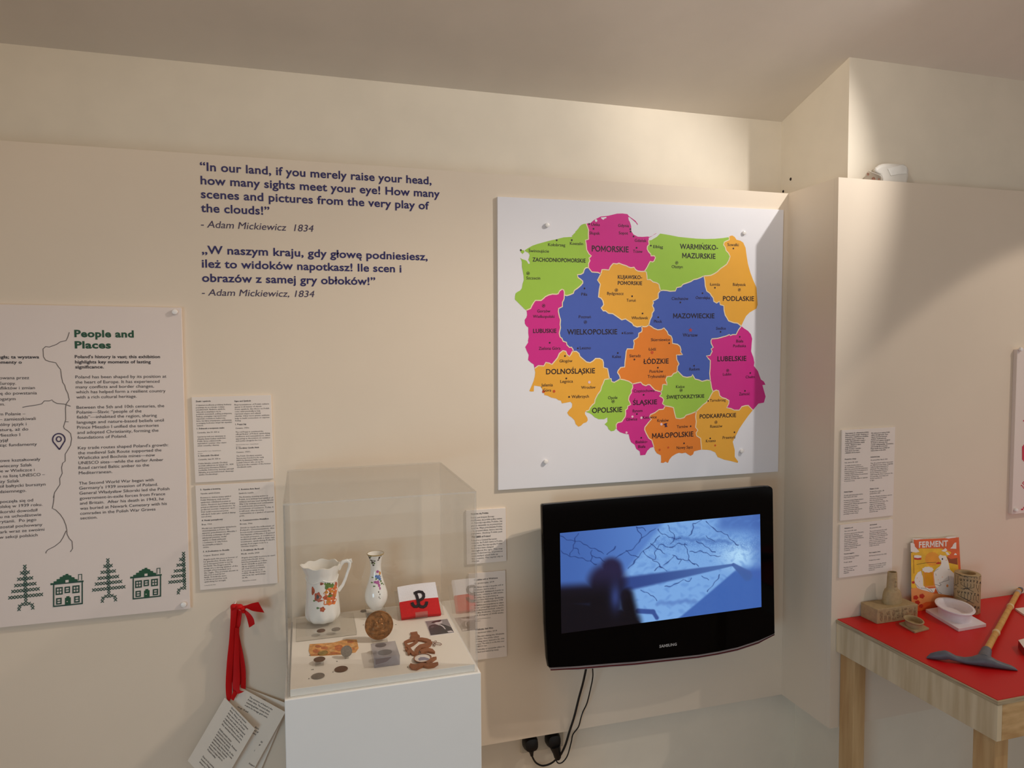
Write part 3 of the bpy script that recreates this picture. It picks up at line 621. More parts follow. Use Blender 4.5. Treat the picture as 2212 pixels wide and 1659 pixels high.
# ------------------------------------------------------------------ map board
MY = -0.009
MAPQ = [(1074.6, 424.6), (1693, 453.3), (1681, 1018.8), (1076.5, 1059)]
m_map = mat('satin_white_board', (238, 236, 240), 0.32, vary=0.006, scale=4)
mp, mf, mxd = board('map_board', 'large white board with a coloured map of regions, hung above the television', 'map',
                    MAPQ, MY, 0.0, m_map)
def arc(spec):
    out = []; k = None
    for tok in spec.split():
        if tok.isalpha(): k = tok; continue
        x, y = tok.split(','); out.append(cp(k, float(x), float(y)))
    return out
ARCS = {
'A1': 'a 1055,405 1030,408 1005,418 985,437 975,455 955,478 940,490 942,500 925,512 912,530 905,528 908,545 870,547 820,550 770,562 745,570 690,580 620,598 540,620 490,637 440,665 410,685 408,692 425,703 445,712 460,735 455,760 445,785 462,815 460,830 445,828 430,800 415,790 395,785 372,775 358,765 370,785 378,810 378,860 388,910 395,950 398,1000 385,1040 378,1085 360,1110 330,1125 312,1140 305,1170 304,1205 325,1225 355,1255 380,1280 405,1305 425,1318',
'A2': 'a 425,1318 470,1300 480,1275 500,1240 520,1215 580,1215 605,1195 625,1175 660,1158 700,1148 740,1150 760,1145 775,1115 800,1097 818,1105 825,1125 825,1157',
'A3': 'a 825,1157 850,1165 885,1155 920,1140 930,1110 960,1090 990,1065 1005,1050 1020,1030 1018,1010 995,990 970,975 962,945 1000,940 1025,925 1035,890 1050,872 1080,868',
'A4': 'a 1055,405 1065,430 1080,470 1078,520 1080,570 1048,580 1055,620 1060,680 1085,725 1110,745 1085,770 1095,795 1080,825 1080,868',
'A5': 'a 1055,405 1100,400 1140,365 1210,330 1290,322 1380,300 1440,298 1490,305 1505,325 1540,350 1575,375 1600,410 1597,420 1580,395 1545,365 1510,335 1498,340 1505,370 1515,385 1530,430 1532,485 1555,520 1600,543 1650,545 1708,541 b 110,546 140,535 165,515 187,505 182,511 160,522 135,540 105,555 103,582',
'A6': 'b 103,582 108,625 90,645 88,675 105,705 125,725 128,745 165,745 175,765 160,800 145,810 120,803 105,830 85,870 60,908',
'A7': 'b 103,582 130,580 155,565 190,545 225,510 260,515 330,527 420,545 500,553 600,563 700,567 800,565 880,558 950,548',
'A8': 'b 950,548 955,575 920,590 900,600 893,630 912,655 920,690 945,715 962,750 950,790 925,835 890,860 860,880 830,910 800,930 760,950 720,955 685,957',
'A9': 'b 685,957 650,975 610,990 580,995 550,1015 510,1030 465,1045 445,1070 400,1080 385,1115 330,1118 290,1110 255,1108 228,1112',
'A10': 'b 60,908 78,915 85,950 88,995 120,995 150,1020 190,1030 212,1045 218,1075 228,1112',
'A11': 'a 1210,935 1222,890 1250,890 1295,895 1310,860 1340,825 1380,830 1400,822 1440,838 1480,850 1500,862 1525,870 1560,865 1575,890 1600,905 1640,910 b 60,908',
'A12': 'a 1080,868 1095,890 1115,915 1150,918 1180,920 1210,935',
'A13': 'a 1210,935 1175,1000 1205,1045 1195,1090 1190,1130 1185,1180 1210,1190 1230,1215 1240,1260 1213,1295 1235,1325 1260,1325 1290,1350 1335,1355 1380,1385 1430,1420 1470,1410 1500,1430 1540,1455 1555,1480 1590,1495 1640,1487',
'A14': 'a 1640,1487 1670,1493 b 80,1490 105,1475',
'A15': 'b 228,1112 205,1140 205,1190 165,1215 148,1220 155,1240 142,1270 158,1300 160,1320 140,1350 138,1380 118,1420 105,1475',
'A16': 'a 825,1157 822,1200 805,1235 805,1280 765,1300 762,1330 772,1380 785,1420 780,1470 785,1500 772,1560 780,1600 800,1615 812,1645 c 800,90 805,115 830,140 850,138 865,160 868,180',
'A17': 'a 425,1318 430,1335 432,1370 425,1395 407,1420 410,1460 425,1485 445,1500 445,1560 450,1600 442,1640 c 420,90 390,135 405,175 425,215 418,265 445,290 475,310 482,350',
'A18': 'c 482,350 520,322 575,325 595,290 630,297 655,310 690,270 710,245 730,200 765,172 795,180 805,210 830,230 845,210 860,180 868,180',
'A19': 'c 482,350 490,390 485,430 475,470 455,520 430,575 450,580 475,578 478,520 510,525 545,530 560,560 580,600 580,615 610,620 650,640 700,650 720,665 745,670 755,698 800,690 840,682 858,700 855,735 825,765 808,790 825,820 850,835 880,865 893,905 920,930 945,920 970,895 1000,885 1013,865 1008,840 985,805 985,785 995,775',
'A20': 'c 995,775 1025,765 1035,740 1060,710 1080,695 1085,660 1110,610 1140,570 1150,530 1165,500 1180,460 1228,452',
'A21': 'c 868,180 900,180 925,200 935,230 970,260 1000,285 1035,292 1065,275 1090,250 1130,250 1160,265 1168,290 1170,340 1210,352 1218,400 1228,452',
'A22': 'c 1228,452 1245,450 1250,480 1275,488 1300,475 1325,460 1330,455',
'A23': 'a 1640,1487 1645,1520 1640,1545 1610,1560 1605,1600 1580,1620 1555,1635 c 1475,100 1465,155 1405,155 1395,180 1390,230 1382,290 1380,335 1340,340 1315,370 1308,390 1325,415 1335,440 1330,455',
'A24': 'c 1330,455 1380,465 1420,478 1440,490 1458,505',
'A25': 'c 1458,505 1460,540 1445,570 1448,590 1425,625 1418,660 1440,710 1410,725 1408,750 1388,765 1390,800 1385,830 1350,880 1310,890 1295,910 1297,945',
'A26': 'c 995,775 1000,785 1030,795 1055,810 1080,835 1120,855 1175,855 1208,838 1208,880 1180,905 1210,930 1220,955 1245,975 1275,970 1297,945',
'A27': 'c 1297,945 1310,965 1335,985 1380,1000 1420,1005 1430,1050 1445,1085 1480,1110 1495,1150 1530,1175 1535,1215 1585,1210 1605,1170 d 115,1140 150,1130',
'A28': 'c 1458,505 1500,495 1540,487 1560,510 1590,522 d 92,510 110,512 130,535 160,565 190,575 220,582',
'A29': 'd 220,582 232,560 238,510 260,508 280,515 278,490 268,465 280,432 325,427 345,400 375,390 382,370',
'A30': 'b 105,1475 125,1485 160,1510 200,1525 240,1520 265,1505 300,1545 310,1575 340,1590 352,1620 d 335,100 385,110 410,130 420,165 415,185 435,212 400,215 375,215 378,260 400,305 385,330 382,370',
'A31': 'd 382,370 415,405 440,430 480,438 525,430 535,410 545,430 560,455 600,465 630,478 680,465 712,470',
'A32': 'd 712,470 705,400 710,340 712,270 695,255 672,225 710,220 730,180 720,155 740,140 720,100 b 760,1640 770,1620 830,1615 920,1590 955,1575 965,1585 990,1575 1025,1575 1050,1525 1080,1485',
'A33': 'b 685,957 695,1000 700,1060 715,1115 750,1140 765,1165 785,1190 790,1225 820,1243 850,1225 858,1260 895,1270 898,1320 910,1370 935,1410 945,1430 1000,1450 1040,1455 1080,1485',
'A34': 'b 950,548 962,535 985,530 1010,545 1030,575 1070,585 1100,605 1125,660 1135,735 1150,830 1175,920 1205,1000 1240,1080 1245,1150 1252,1260 1240,1300 1170,1340 1130,1380 1100,1440 1080,1485',
'A35': 'b 1080,1485 1110,1510 1150,1535 1180,1570 1195,1620 d 1124,95 1118,180 1140,240 1150,290 1145,325 1185,375 1200,420 1215,460 1245,480 1260,512 1230,515 1245,570 1262,630 1245,690 1190,700 1165,730 1135,765',
'A36': 'd 712,470 718,500 725,545 738,580',
'A37': 'd 738,580 770,565 795,572 805,620 830,640 865,650 898,670 895,700 875,740 920,750 950,765 1000,765 1025,730 1060,720 1090,718 1115,745 1135,765',
'A38': 'd 738,580 715,620 700,650 670,690 640,710 600,750 572,778',
'A39': 'd 262,722 320,732 345,740 355,790 370,845 410,850 450,840 470,815 520,800 572,778',
'A40': 'd 220,582 225,605 205,625 235,640 248,660 235,700 262,722',
'A41': 'd 262,722 245,755 200,760 160,790 115,810 105,835 125,855 95,890 60,935 58,960 75,1000 100,1045 130,1065 150,1130',
'A42': 'd 572,778 565,830 572,880 565,935 588,965 570,990 575,1020 615,1045 620,1100 625,1158',
'A43': 'd 150,1130 160,1165 180,1195 220,1215 222,1270 218,1288 245,1290 265,1278 290,1290 305,1255 330,1225 370,1200 400,1190 430,1195 465,1188 490,1205 515,1220 540,1205 550,1175 600,1162 625,1158',
'A44': 'd 625,1158 680,1160 715,1165 760,1185 785,1232 850,1258 910,1270 985,1290 988,1275 955,1230 955,1165 935,1080 960,1030 1000,950 1040,890 1090,820 1135,765',
}
ARCP = {k: arc(v) for k, v in ARCS.items()}
MAG, GRN, YEL, BLU, ORA = (216, 38, 140), (164, 206, 72), (244, 176, 58), (72, 98, 186), (240, 134, 40)
MCOL = dict(MAG=mat('magenta_print', MAG, 0.35, vary=0.01), GRN=mat('green_print', GRN, 0.35, vary=0.01), YEL=mat('amber_print', YEL, 0.35, vary=0.01),
            BLU=mat('blue_print', BLU, 0.35, vary=0.01), ORA=mat('orange_print', ORA, 0.35, vary=0.01))
m_border = mat('pale_border_print', (246, 226, 190), 0.4)
CN = dict(MAG='magenta', GRN='green', YEL='amber yellow', BLU='blue', ORA='orange')
REG = [('Zachodniopomorskie', 'GRN', 'A1 A2 A3 A4'), ('Pomorskie', 'MAG', 'A4 A12 A11 A6 A5'), ('Warminsko-Mazurskie', 'GRN', 'A7 A8 A9 A10 A6'),
       ('Podlaskie', 'YEL', 'A34 A33 A8'), ('Kujawsko-Pomorskie', 'YEL', 'A11 A10 A15 A14 A13'), ('Wielkopolskie', 'BLU', 'A3 A12 A13 A23 A22 A21 A16'),
       ('Lubuskie', 'MAG', 'A17 A18 A16 A2'), ('Dolnoslaskie', 'YEL', 'A19 A20 A21 A18'), ('Opolskie', 'GRN', 'A26 A25 A24 A22 A20'),
       ('Lodzkie', 'ORA', 'A14 A30 A29 A28 A24 A23'), ('Mazowieckie', 'BLU', 'A9 A15 A30 A31 A32 A33'), ('Slaskie', 'MAG', 'A27 A41 A40 A28 A25'),
       ('Swietokrzyskie', 'GRN', 'A29 A31 A36 A38 A39 A40'), ('Malopolskie', 'ORA', 'A43 A42 A39 A41'), ('Podkarpackie', 'YEL', 'A44 A37 A38 A42'),
       ('Lubelskie', 'MAG', 'A35 A37 A36 A32')]
def loop(names):
    names = names.split(); out = list(ARCP[names[0]]); left = names[1:]
    while left:
        e = out[-1]; best = None
        for n in left:
            a = ARCP[n]
            for rev in (0, 1):
                s = a[-1] if rev else a[0]
                d = math.hypot(s[0]-e[0], s[1]-e[1])
                if best is None or d < best[0]: best = (d, n, rev)
        a = ARCP[best[1]]; a = a[::-1] if best[2] else a
        out += a[1:]; left.remove(best[1])
    if math.hypot(out[0][0]-out[-1][0], out[0][1]-out[-1][1]) < 1.0: out.pop()
    return out
def inside(p, poly):
    c = False; j = len(poly)-1
    for i in range(len(poly)):
        a, b = poly[i], poly[j]
        if (a[1] > p[1]) != (b[1] > p[1]) and p[0] < (b[0]-a[0])*(p[1]-a[1])/(b[1]-a[1])+a[0]: c = not c
        j = i
    return c
RYM = MY-0.0004
regs = []
for nm, ck, ar in REG:
    lp = loop(ar); mb = MB()
    mb.poly([onY(x, y, RYM) for x, y in lp])
    if nm == 'Zachodniopomorskie':
        mb.poly([onY(*cp('a', x, y), RYM) for x, y in ((362, 688), (375, 683), (400, 687), (405, 705), (385, 725), (365, 705))])
    o = mb.build('map_region', MCOL[ck], mp)
    o['label'] = '%s region named %s' % (CN[ck], nm)
    regs.append((lp, o, ck))
bd = MB()
for k, a in ARCP.items():
    if k in ('A1', 'A5', 'A7', 'A34', 'A35', 'A44', 'A43', 'A27', 'A26', 'A19', 'A17'): continue
    stroke(bd, [onY(x, y, RYM-0.0003) for x, y in a], 0.0034, 0)
bd.build('region_borders', m_border, mp, fix=False)
lk = MB(); disc(lk, onY(*cp('a', 1160, 373), RYM-0.0003), 0.0042); lk.build('coastal_lake', m_map, mp)
lk = MB()
lk.poly([onY(*cp('a', x, y), RYM-0.0003) for x, y in ((1208, 340), (1268, 334), (1268, 347), (1250, 352), (1236, 366), (1218, 355))])
lk.build('coastal_lake', m_map, mp)
m_mink = mat('map_ink', (44, 22, 34), 0.5)
m_mbold = mat('map_ink_bold', (34, 16, 28), 0.5)
# crop, text, x0, baseline, x1, cap height, bold
MT = [
('a','ZACHODNIOPOMORSKIE',490,803,1050,40,1),('a','Ko\u0142obrzeg',655,641,835,30,0),('a','Koszalin',885,628,1023,30,0),('a','\u015awinouj\u015bcie',450,705,663,30,0),('a','Szczecin',425,992,571,30,0),
('a','Ustka',1110,427,1200,30,0),('a','S\u0142upsk',1090,518,1200,30,0),('a','Gdynia',1393,438,1507,30,0),('a','Sopot',1400,517,1497,30,0),('a','Gda\u0144sk',1568,596,1692,30,0),('a','POMORSKIE',1115,697,1503,60,1),('a','Tczew',1550,711,1650,30,0),
('a','KUJAWSKO-',1390,986,1645,38,1),('a','POMORSKIE',1390,1049,1645,38,1),('a','Bydgoszcz',1277,1155,1450,30,0),('a','Toru\u0144',1482,1228,1578,30,0),('a','W\u0142oc\u0142awek',1533,1413,1708,30,0),
('a','Pi\u0142a',1005,1164,1067,30,0),('a','Pozna\u0144',978,1402,1105,30,0),('a','WIELKOPOLSKIE',855,1574,1383,54,1),('a','Konin',1457,1571,1550,28,0),
('a','Gorz\u00f3w',540,1341,678,30,0),('a','Wielkopolski',495,1398,722,30,0),('a','LUBUSKIE',497,1557,742,42,1),
('b','Elbl\u0105g',153,662,255,30,0),('b','WARMI\u0143SKO-',433,671,835,52,1),('b','MAZURSKIE',458,767,808,52,1),('b','Olsztyn',347,873,463,30,0),
('b','Suwa\u0142ki',935,640,1053,30,0),('b','\u0141om\u017ca',750,1059,855,30,0),('b','Bia\u0142ystok',992,1061,1128,30,0),('b','PODLASKIE',887,1218,1215,48,1),
('b','Ciechan\u00f3w',347,1209,523,30,0),('b','Ostro\u0142\u0119ka',600,1200,750,30,0),('b','MAZOWIECKIE',363,1402,797,50,1),('b','P\u0142ock',160,1450,245,30,0),('b','Siedlce',815,1523,917,28,0),('b','Warsaw',463,1597,622,36,0),('b','Skierniewice',128,1644,328,30,0),
('d','\u0141\u00f3d\u017a',97,171,172,28,0),('d','\u0141\u00d3DZKIE',45,304,297,48,1),('d','Piotrk\u00f3w',107,393,243,28,0),('d','Trybunalski',88,444,265,28,0),('d','Radom',503,371,605,28,0),
('d','Bia\u0142a',970,91,1040,28,0),('d','Podlaska',940,138,1067,26,0),('d','LUBELSKIE',783,278,1070,48,1),('d','Lublin',838,421,920,26,0),('d','Che\u0142m',1063,448,1155,26,0),('d','Zamo\u015b\u0107',998,618,1105,28,0),
('d','Kielce',370,546,455,28,0),('d','\u015aWI\u0118TOKRZYSKIE',277,653,652,34,1),('d','Tarnobrzeg',708,681,865,26,0),('d','PODKARPACKIE',606,848,968,40,1),('d','Rzesz\u00f3w',712,941,832,28,0),('d','Przemy\u015bl',835,1053,960,28,0),('d','Krosno',668,1086,765,28,0),
('d','Krak\u00f3w',185,883,297,30,0),('d','Tarn\u00f3w',378,944,490,28,0),('d','MA\u0141OPOLSKIE',133,1046,543,50,1),('d','Nowy S\u0105cz',377,1153,537,28,0),
('c','Zielona G\u00f3ra',525,165,740,30,0),('c','Leszno',935,159,1043,28,0),('c','G\u0142og\u00f3w',732,289,860,28,0),('c','DOLNO\u015aL\u0104SKIE',598,407,1085,50,1),('c','Legnica',740,493,865,28,0),('c','Kalisz',1258,246,1345,28,0),('c','Sieradz',1428,238,1540,28,0),
('c','Jelenia',550,530,665,30,0),('c','G\u00f3ra',567,581,648,28,0),('c','Wroc\u0142aw',948,553,1090,28,0),('c','Wa\u0142brzych',852,646,1023,30,0),('c','Opole',1215,656,1308,30,0),('c','OPOLSKIE',1055,793,1355,50,1),
('c','Cz\u0119stochowa',1470,588,1678,28,0),('c','\u015aL\u0104SKIE',1463,713,1703,46,1),('c','Bytom',1460,786,1557,28,0),('c','Gliwice',1395,871,1505,28,0),('c','Katowice',1560,851,1698,28,0),('c','Bielsko-',1490,1096,1608,28,0),('c','Bia\u0142a',1515,1143,1587,28,0)]
LY = RYM-0.0005
lt = (onY(1693, 453.3, MY)-onY(1074.6, 424.6, MY)).normalized(); lb = (onY(1681, 1018.8, MY)-onY(1076.5, 1059, MY)).normalized()
mk = {}
for ck, tx, x0, y0, x1, cap, bold in MT:
    q = cp(ck, (x0+x1)/2, y0-cap/2)
    ri = next((i for i, r in enumerate(regs) if inside(q, r[0])), None)
    if ri is None: ri = min(range(len(regs)), key=lambda i: min(math.hypot(q[0]-a, q[1]-b) for a, b in regs[i][0]))
    key = (ri, bold)
    if key not in mk:
        mk[key] = letters('region_name' if bold else 'city_names', regs[ri][1], m_mbold if bold else m_mink, None)
    f = (cp(ck, x0, y0)[1]-440)/600
    text_px(mk[key], tx, x0, y0, x1, cap, LY, (lt*(1-f)+lb*f).normalized(), bold=0.017 if bold else 0.004, crop=ck, res=3)
DOTS = [('a',745,580),('a',904,579),('a',367,684),('a',1087,409),('a',1133,460),('a',1522,463),('a',1524,489),('a',1555,540),('a',1587,660),('a',1540,1170),('a',1038,1088),('a',1438,1560),('a',1650,1352),
        ('b',127,637),('b',997,667),('b',803,1081),('b',438,1236),('b',671,1139),('b',205,1392),('b',862,1546),('d',303,98),('d',190,342),('d',550,323),('d',1005,35),('d',1110,395),('d',1057,573),('d',690,673),('d',952,985),('d',711,1046),('d',516,925),('d',450,1095),
        ('c',634,94),('c',914,149),('c',786,226),('c',799,449),('c',1312,196),('c',1477,260),('c',827,633),('c',1569,612),('c',1502,803),('c',1545,1040)]
RINGS = [('a',443,929),('a',1374,1106),('a',607,1270),('a',1048,1443),('b',400,818),('b',1060,1102),('d',885,370),('d',421,567),('d',768,885),('c',1265,678)]
def region_at(q):
    ri = next((i for i, r in enumerate(regs) if inside(q, r[0])), None)
    return ri if ri is not None else min(range(len(regs)), key=lambda i: min(math.hypot(q[0]-a, q[1]-b) for a, b in regs[i][0]))
for n_, (k, x, y) in enumerate(DOTS+RINGS):
    e = EXTRA.setdefault(mk[(region_at(cp(k, x, y)), 0)], MB())
    c = onY(*cp(k, x, y), LY)
    if n_ < len(DOTS): disc(e, c, 0.0029, 12)
    else:
        disc(e, c, 0.0023, 12)
        stroke(e, [c+Vector((0.0048*math.cos(a*math.pi/9), 0, 0.0048*math.sin(a*math.pi/9))) for a in range(19)], 0.0012, LY)
st = MB(); c = onY(*cp('b', 545, 1527), LY)
st.poly([c+Vector((0.0085*(1 if i % 2 == 0 else 0.42)*math.sin(i*math.pi/5), 0, 0.0085*(1 if i % 2 == 0 else 0.42)*math.cos(i*math.pi/5))) for i in range(10)])
st.build('capital_star', mat('star_print', (178, 66, 70), 0.5), mp)
m_mo = mat('marker_orange', (214, 84, 34), 0.5); m_mp = mat('marker_pink', (242, 206, 216), 0.5)
for k, x, y, r, m in (('c', 677, 577, .0045, m_mo), ('c', 572, 580, .0045, m_mo), ('d', 133, 190, .0052, m_mo), ('d', 760, 1116, .0034, m_mo), ('d', 207, 1160, .0038, m_mo), ('d', 293, 1137, .0034, m_mo),
                      ('c', 1028, 487, .0045, m_mp), ('c', 1457, 829, .0038, m_mp), ('c', 1547, 841, .0042, m_mp), ('c', 1398, 988, .0038, m_mp), ('d', 225, 905, .0045, m_mp)):
    ad = MB(); disc(ad, onY(*cp(k, x, y), LY), r, 14); ad.build('marker_dot', m, mp)
vd = MB(); vd.poly([onY(*cp('d', x, y), LY-0.0002) for x, y in ((243, 908), (262, 896), (284, 894), (276, 910), (286, 930), (256, 934), (264, 918))])
vd.build('marker_cluster', m_violet, mp)
for x, y in ((1181, 487), (1606, 503.5), (1178, 997), (1600.5, 974.5)): cap_at(mp, x, y, MY, 0.0072, m_cap, 0.009)

# ------------------------------------------------------------------ television
VY = -0.125
m_gloss = mat('gloss_black_plastic', (3, 3, 4), 0.07, vary=0.0, spec=0.12)
m_blk = mat('matt_black_plastic', (14, 14, 15), 0.5)
m_clear = mat('smoked_clear_trim', (150, 138, 136), 0.15)
m_redtrim = mat('dark_red_trim', (74, 8, 18), 0.2)
botpx = [(1674, 1369), (1640, 1384), (1594, 1399), (1552, 1408), (1510, 1415), (1427, 1424), (1372, 1430), (1316, 1434), (1250, 1439.5), (1190, 1443)]
outpx = [(1172.5, 1094), (1175, 1091), (1300, 1080), (1430, 1069.5), (1560, 1059), (1655, 1051.2), (1663, 1051), (1667.5, 1053), (1669.5, 1057), (1670, 1066), (1671, 1150), (1672.5, 1260)]+botpx+[(1186, 1442), (1183, 1425), (1178.5, 1353), (1175.5, 1230), (1173, 1120)]
base = onY(1430, 1424, VY); base.y = 0.0
tv = thing('television', 'black flat television showing a blue film, on the wall below the map', 'television', (base.x, 0.0, base.z))
of = [onY(x, y, VY) for x, y in outpx]
def yoff(p, y): return Vector((p.x, y, p.z))
cen = sum(of, Vector())/len(of)
def inset(p, k, y, dz=0): return Vector((cen.x+(p.x-cen.x)*k, y, cen.z+(p.z-cen.z)*k+dz))
mb = MB().rings([[inset(p, 1.0, VY) for p in of], [inset(p, 1.004, VY+0.012) for p in of], [inset(p, 0.995, VY+0.032) for p in of]], 0)
mb.build('bezel', m_gloss, tv, bevel=0.007, seg=4)
mb = MB().rings([[inset(p, 0.985, VY+0.032) for p in of], [inset(p, 0.96, VY+0.055) for p in of], [inset(p, 0.80, VY+0.095) for p in of]], 0)
mb.build('rear_housing', m_blk, tv, bevel=0.006)
MB().box(cen.x-0.16, cen.x+0.16, VY+0.095, 0.0, cen.z-0.12, cen.z+0.10).build('wall_bracket', m_blk, tv)
bl_ = [onY(x, y, VY) for x, y in [(1674.5, 1367)]+botpx[1:]]
def strip(d0, d1, y0, y1, ends):
    mb = MB(); n = len(bl_)
    R = []
    for i, p in enumerate(bl_):
        t = 1.0
        if i in (0, n-1): t = ends
        R.append([Vector((p.x, y0, p.z-d0)), Vector((p.x, y1, p.z-d0)), Vector((p.x, y1, p.z-d0-(d1-d0)*t)), Vector((p.x, y0, p.z-d0-(d1-d0)*t))])
    return mb.rings(R)
strip(0.001, 0.0125, VY+0.004, VY+0.020, 0.5).build('clear_trim', m_clear, tv)['label'] = 'clear strip under the bezel'
strip(0.0062, 0.0098, VY+0.0028, VY+0.0039, 0.8).build('red_trim', m_redtrim, tv)['label'] = 'dark red line in the clear strip'
# screen: a lit picture, drawn from a function of (u, v)
SQ = [onY(*cp('v', x, y), VY-0.0006) for x, y in ((215, 475), (1774, 327), (1785, 1050), (226, 1258))]
def seg(px, py, a, b):
    dx, dy = b[0]-a[0], b[1]-a[1]; L = dx*dx+dy*dy
    t = max(0, min(1, ((px-a[0])*dx+(py-a[1])*dy)/L)) if L else 0
    return math.hypot(px-a[0]-t*dx, py-a[1]-t*dy), t
def sm_(a, b, x):
    t = max(0.0, min(1.0, (x-a)/(b-a))); return t*t*(3-2*t)
def mixc(a, b, t): return tuple(a[i]*(1-t)+b[i]*t for i in range(3))
CRACK = [[(215,497),(330,540),(430,580),(490,608),(530,640)],[(215,615),(330,665),(430,690),(480,725)],[(350,480),(310,560),(290,640)],[(310,590),(340,610),(365,640)],[(440,650),(500,680),(545,700)],[(450,605),(435,690)],
 [(770,430),(830,450),(850,460)],[(920,435),(850,500),(790,560),(700,620),(620,670)],[(770,430),(800,480),(830,520)],[(960,500),(900,550),(850,600),(800,660),(710,750)],[(690,615),(760,650),(800,662)],[(830,625),(880,670),(920,675),(930,610),(955,570)],
 [(900,680),(950,720),(985,755)],[(920,770),(960,735),(1010,770)],[(990,735),(1030,690),(1060,650)],[(945,450),(980,490),(1050,510),(1120,525)],[(960,570),(1040,590),(1100,560),(1180,575)],[(1050,640),(1090,670),(1130,690)],[(1160,560),(1170,620),(1190,680),(1260,735)],
 [(1250,540),(1330,590),(1410,625)],[(1180,500),(1215,450),(1230,400),(1290,385)],[(1330,385),(1380,440),(1440,470),(1500,490),(1540,540),(1600,575)],[(1190,615),(1290,625),(1380,645),(1440,662)],[(1330,500),(1390,530)],[(630,575),(580,620),(550,640)],[(1110,720),(1140,690),(1200,690),(1230,720)],
 [(1000,900),(1090,870),(1150,850)],[(1160,850),(1200,850),(1210,825)],[(1300,820),(1340,840)],[(820,930),(900,960),(930,1000)],[(1440,800),(1390,860),(1340,930)],[(1020,420),(1060,470),(1070,510),(1040,560)],[(880,550),(930,590),(1000,640)]]
def screen_col(x, y):
    lt_, mid = (132, 180, 234), (84, 126, 198)
    wx = x+7*math.sin(y*0.045+x*0.012)+4*math.sin(y*0.11+1.3); wy = y+6*math.sin(x*0.04)+4*math.sin(x*0.1+y*0.03)
    c = mixc((64, 100, 172), mid, sm_(215, 900, x))
    d = ((x-700)*(420-750)-(y-750)*(950-700))/-414.0       # distance right of the line (700,750)-(950,420)
    c = mixc(c, lt_, sm_(-10, 40, d)*0.80*(1-0.30*sm_(1250, 1700, x)))
    c = mixc(c, (62, 98, 172), sm_(1370, 1480, x+0.25*(y-400))*(1-sm_(400, 520, y))*0.75)
    c = mixc(c, (182, 224, 253), math.exp(-(((x-1590)/150)**2+((y-650)/105)**2))*0.95)
    c = mixc(c, (112, 160, 220), math.exp(-(((x-1180)/260)**2+((y-520)/110)**2))*0.4)
    c = mixc(c, (52, 84, 158), sm_(1650, 1780, x)*0.35)
    # soft frost texture
    h = math.sin(wx*0.031+math.sin(wy*0.05)*2)*math.sin(wy*0.043+math.sin(wx*0.037)*2)
    h2 = math.sin(wx*0.13+math.sin(wy*0.09)*3)*math.sin(wy*0.19+math.sin(wx*0.06)*4)
    snow = sm_(-20, 60, d)*(1-sm_(1120, 1220, y))
    c = mixc(c, (86, 130, 200), max(0, h-0.1)*0.45*snow)
    c = mixc(c, (60, 100, 172), max(0, h2-0.35)*0.55*snow*math.exp(-((y-560)/120)**2))
    c = mixc(c, (64, 102, 174), (1-sm_(0.0, 0.5, abs(h2)+abs(y-560)/160))*0.5*snow)
    # dark lower right field
    d2 = ((x-1090)*(740-1150)-(y-1150)*(1590-1090))/-646.0
    if x > 1000: c = mixc(c, (58, 96, 172), sm_(-6, 14, d2)*0.92*sm_(715, 790, y+0.05*(x-1590)))
    # ridges
    dd, t = seg(wx, wy, (1060, 515), (1500, 545)); c = mixc(c, (66, 104, 172), (1-sm_(2, 26, dd))*0.55)
    dd, t = seg(wx, wy, (950, 1030), (1230, 1005)); c = mixc(c, (84, 120, 188), (1-sm_(2, 30, dd))*0.6)
    for ln, bx in CRACKB:
        if bx[0] < x < bx[1] and bx[2] < y < bx[3]:
            m = min(seg(wx, wy, ln[i], ln[i+1])[0] for i in range(len(ln)-1))
            c = mixc(c, (24, 46, 104), (1-sm_(1.0, 4.6, m))*0.72)
    # pick handle
    dd, t = seg(x, y, (660, 880), (1545, 722)); w = 62*(1-t)+10*t
    c = mixc(c, mixc((46, 70, 136), (74, 108, 170), sm_(0, 1, t)), 1-sm_(w*0.62, w*1.2, dd))
    dd, t = seg(x, y, (1550, 722), (1665, 805)); c = mixc(c, (64, 96, 160), (1-sm_(10*(1+2*t), 18*(1+2*t), dd))*0.9)
    # hand with a second tool
    dd, t = seg(x, y, (790, 1085), (905, 1092)); c = mixc(c, (54, 80, 148), 1-sm_(12, 26, dd))
    dd, t = seg(x, y, (905, 1090), (935, 1140)); c = mixc(c, (54, 80, 148), 1-sm_(8, 22, dd))
    # silhouette
    s = 0.0
    for a, b, r, f in (((590, 750), (600, 800), 88, 40), ((560, 860), (530, 1100), 150, 60), ((215, 975), (480, 960), 100, 60), ((690, 960), (745, 1190), 70, 44), ((215, 1100), (690, 1180), 130, 50), ((215, 1250), (720, 1220), 110, 30)):
        dd, t = seg(x, y, a, b); s = max(s, 1-sm_(r-f, r+f*0.6, dd))
    c = mixc(c, mixc((34, 30, 62), (5, 5, 14), sm_(760, 1000, y)), s)
    c = mixc(c, (60, 80, 150), math.exp(-(((x-620)/42)**2+((y-975)/105)**2))*0.72)
    c = mixc(c, (12, 10, 26), math.exp(-(((x-695)/34)**2+((y-965)/34)**2))*0.8)
    return c
CRACKB = [(ln, (min(p[0] for p in ln)-16, max(p[0] for p in ln)+16, min(p[1] for p in ln)-16, max(p[1] for p in ln)+16)) for ln in CRACK]
NU, NV = 420, 196
vs = []; cols = []; fs = []
for j in range(NV+1):
    for i in range(NU+1):
        u, v = i/NU, j/NV
        vs.append(bil(SQ, u, v))
        x = (215*(1-u)+1774*u)*(1-v)+(226*(1-u)+1785*u)*v
        y = (475*(1-u)+327*u)*(1-v)+(1258*(1-u)+1050*u)*v
        cols.append(screen_col(x, y))
for j in range(NV):
    for i in range(NU):
        a = j*(NU+1)+i; fs.append([a, a+NU+1, a+NU+2, a+1])
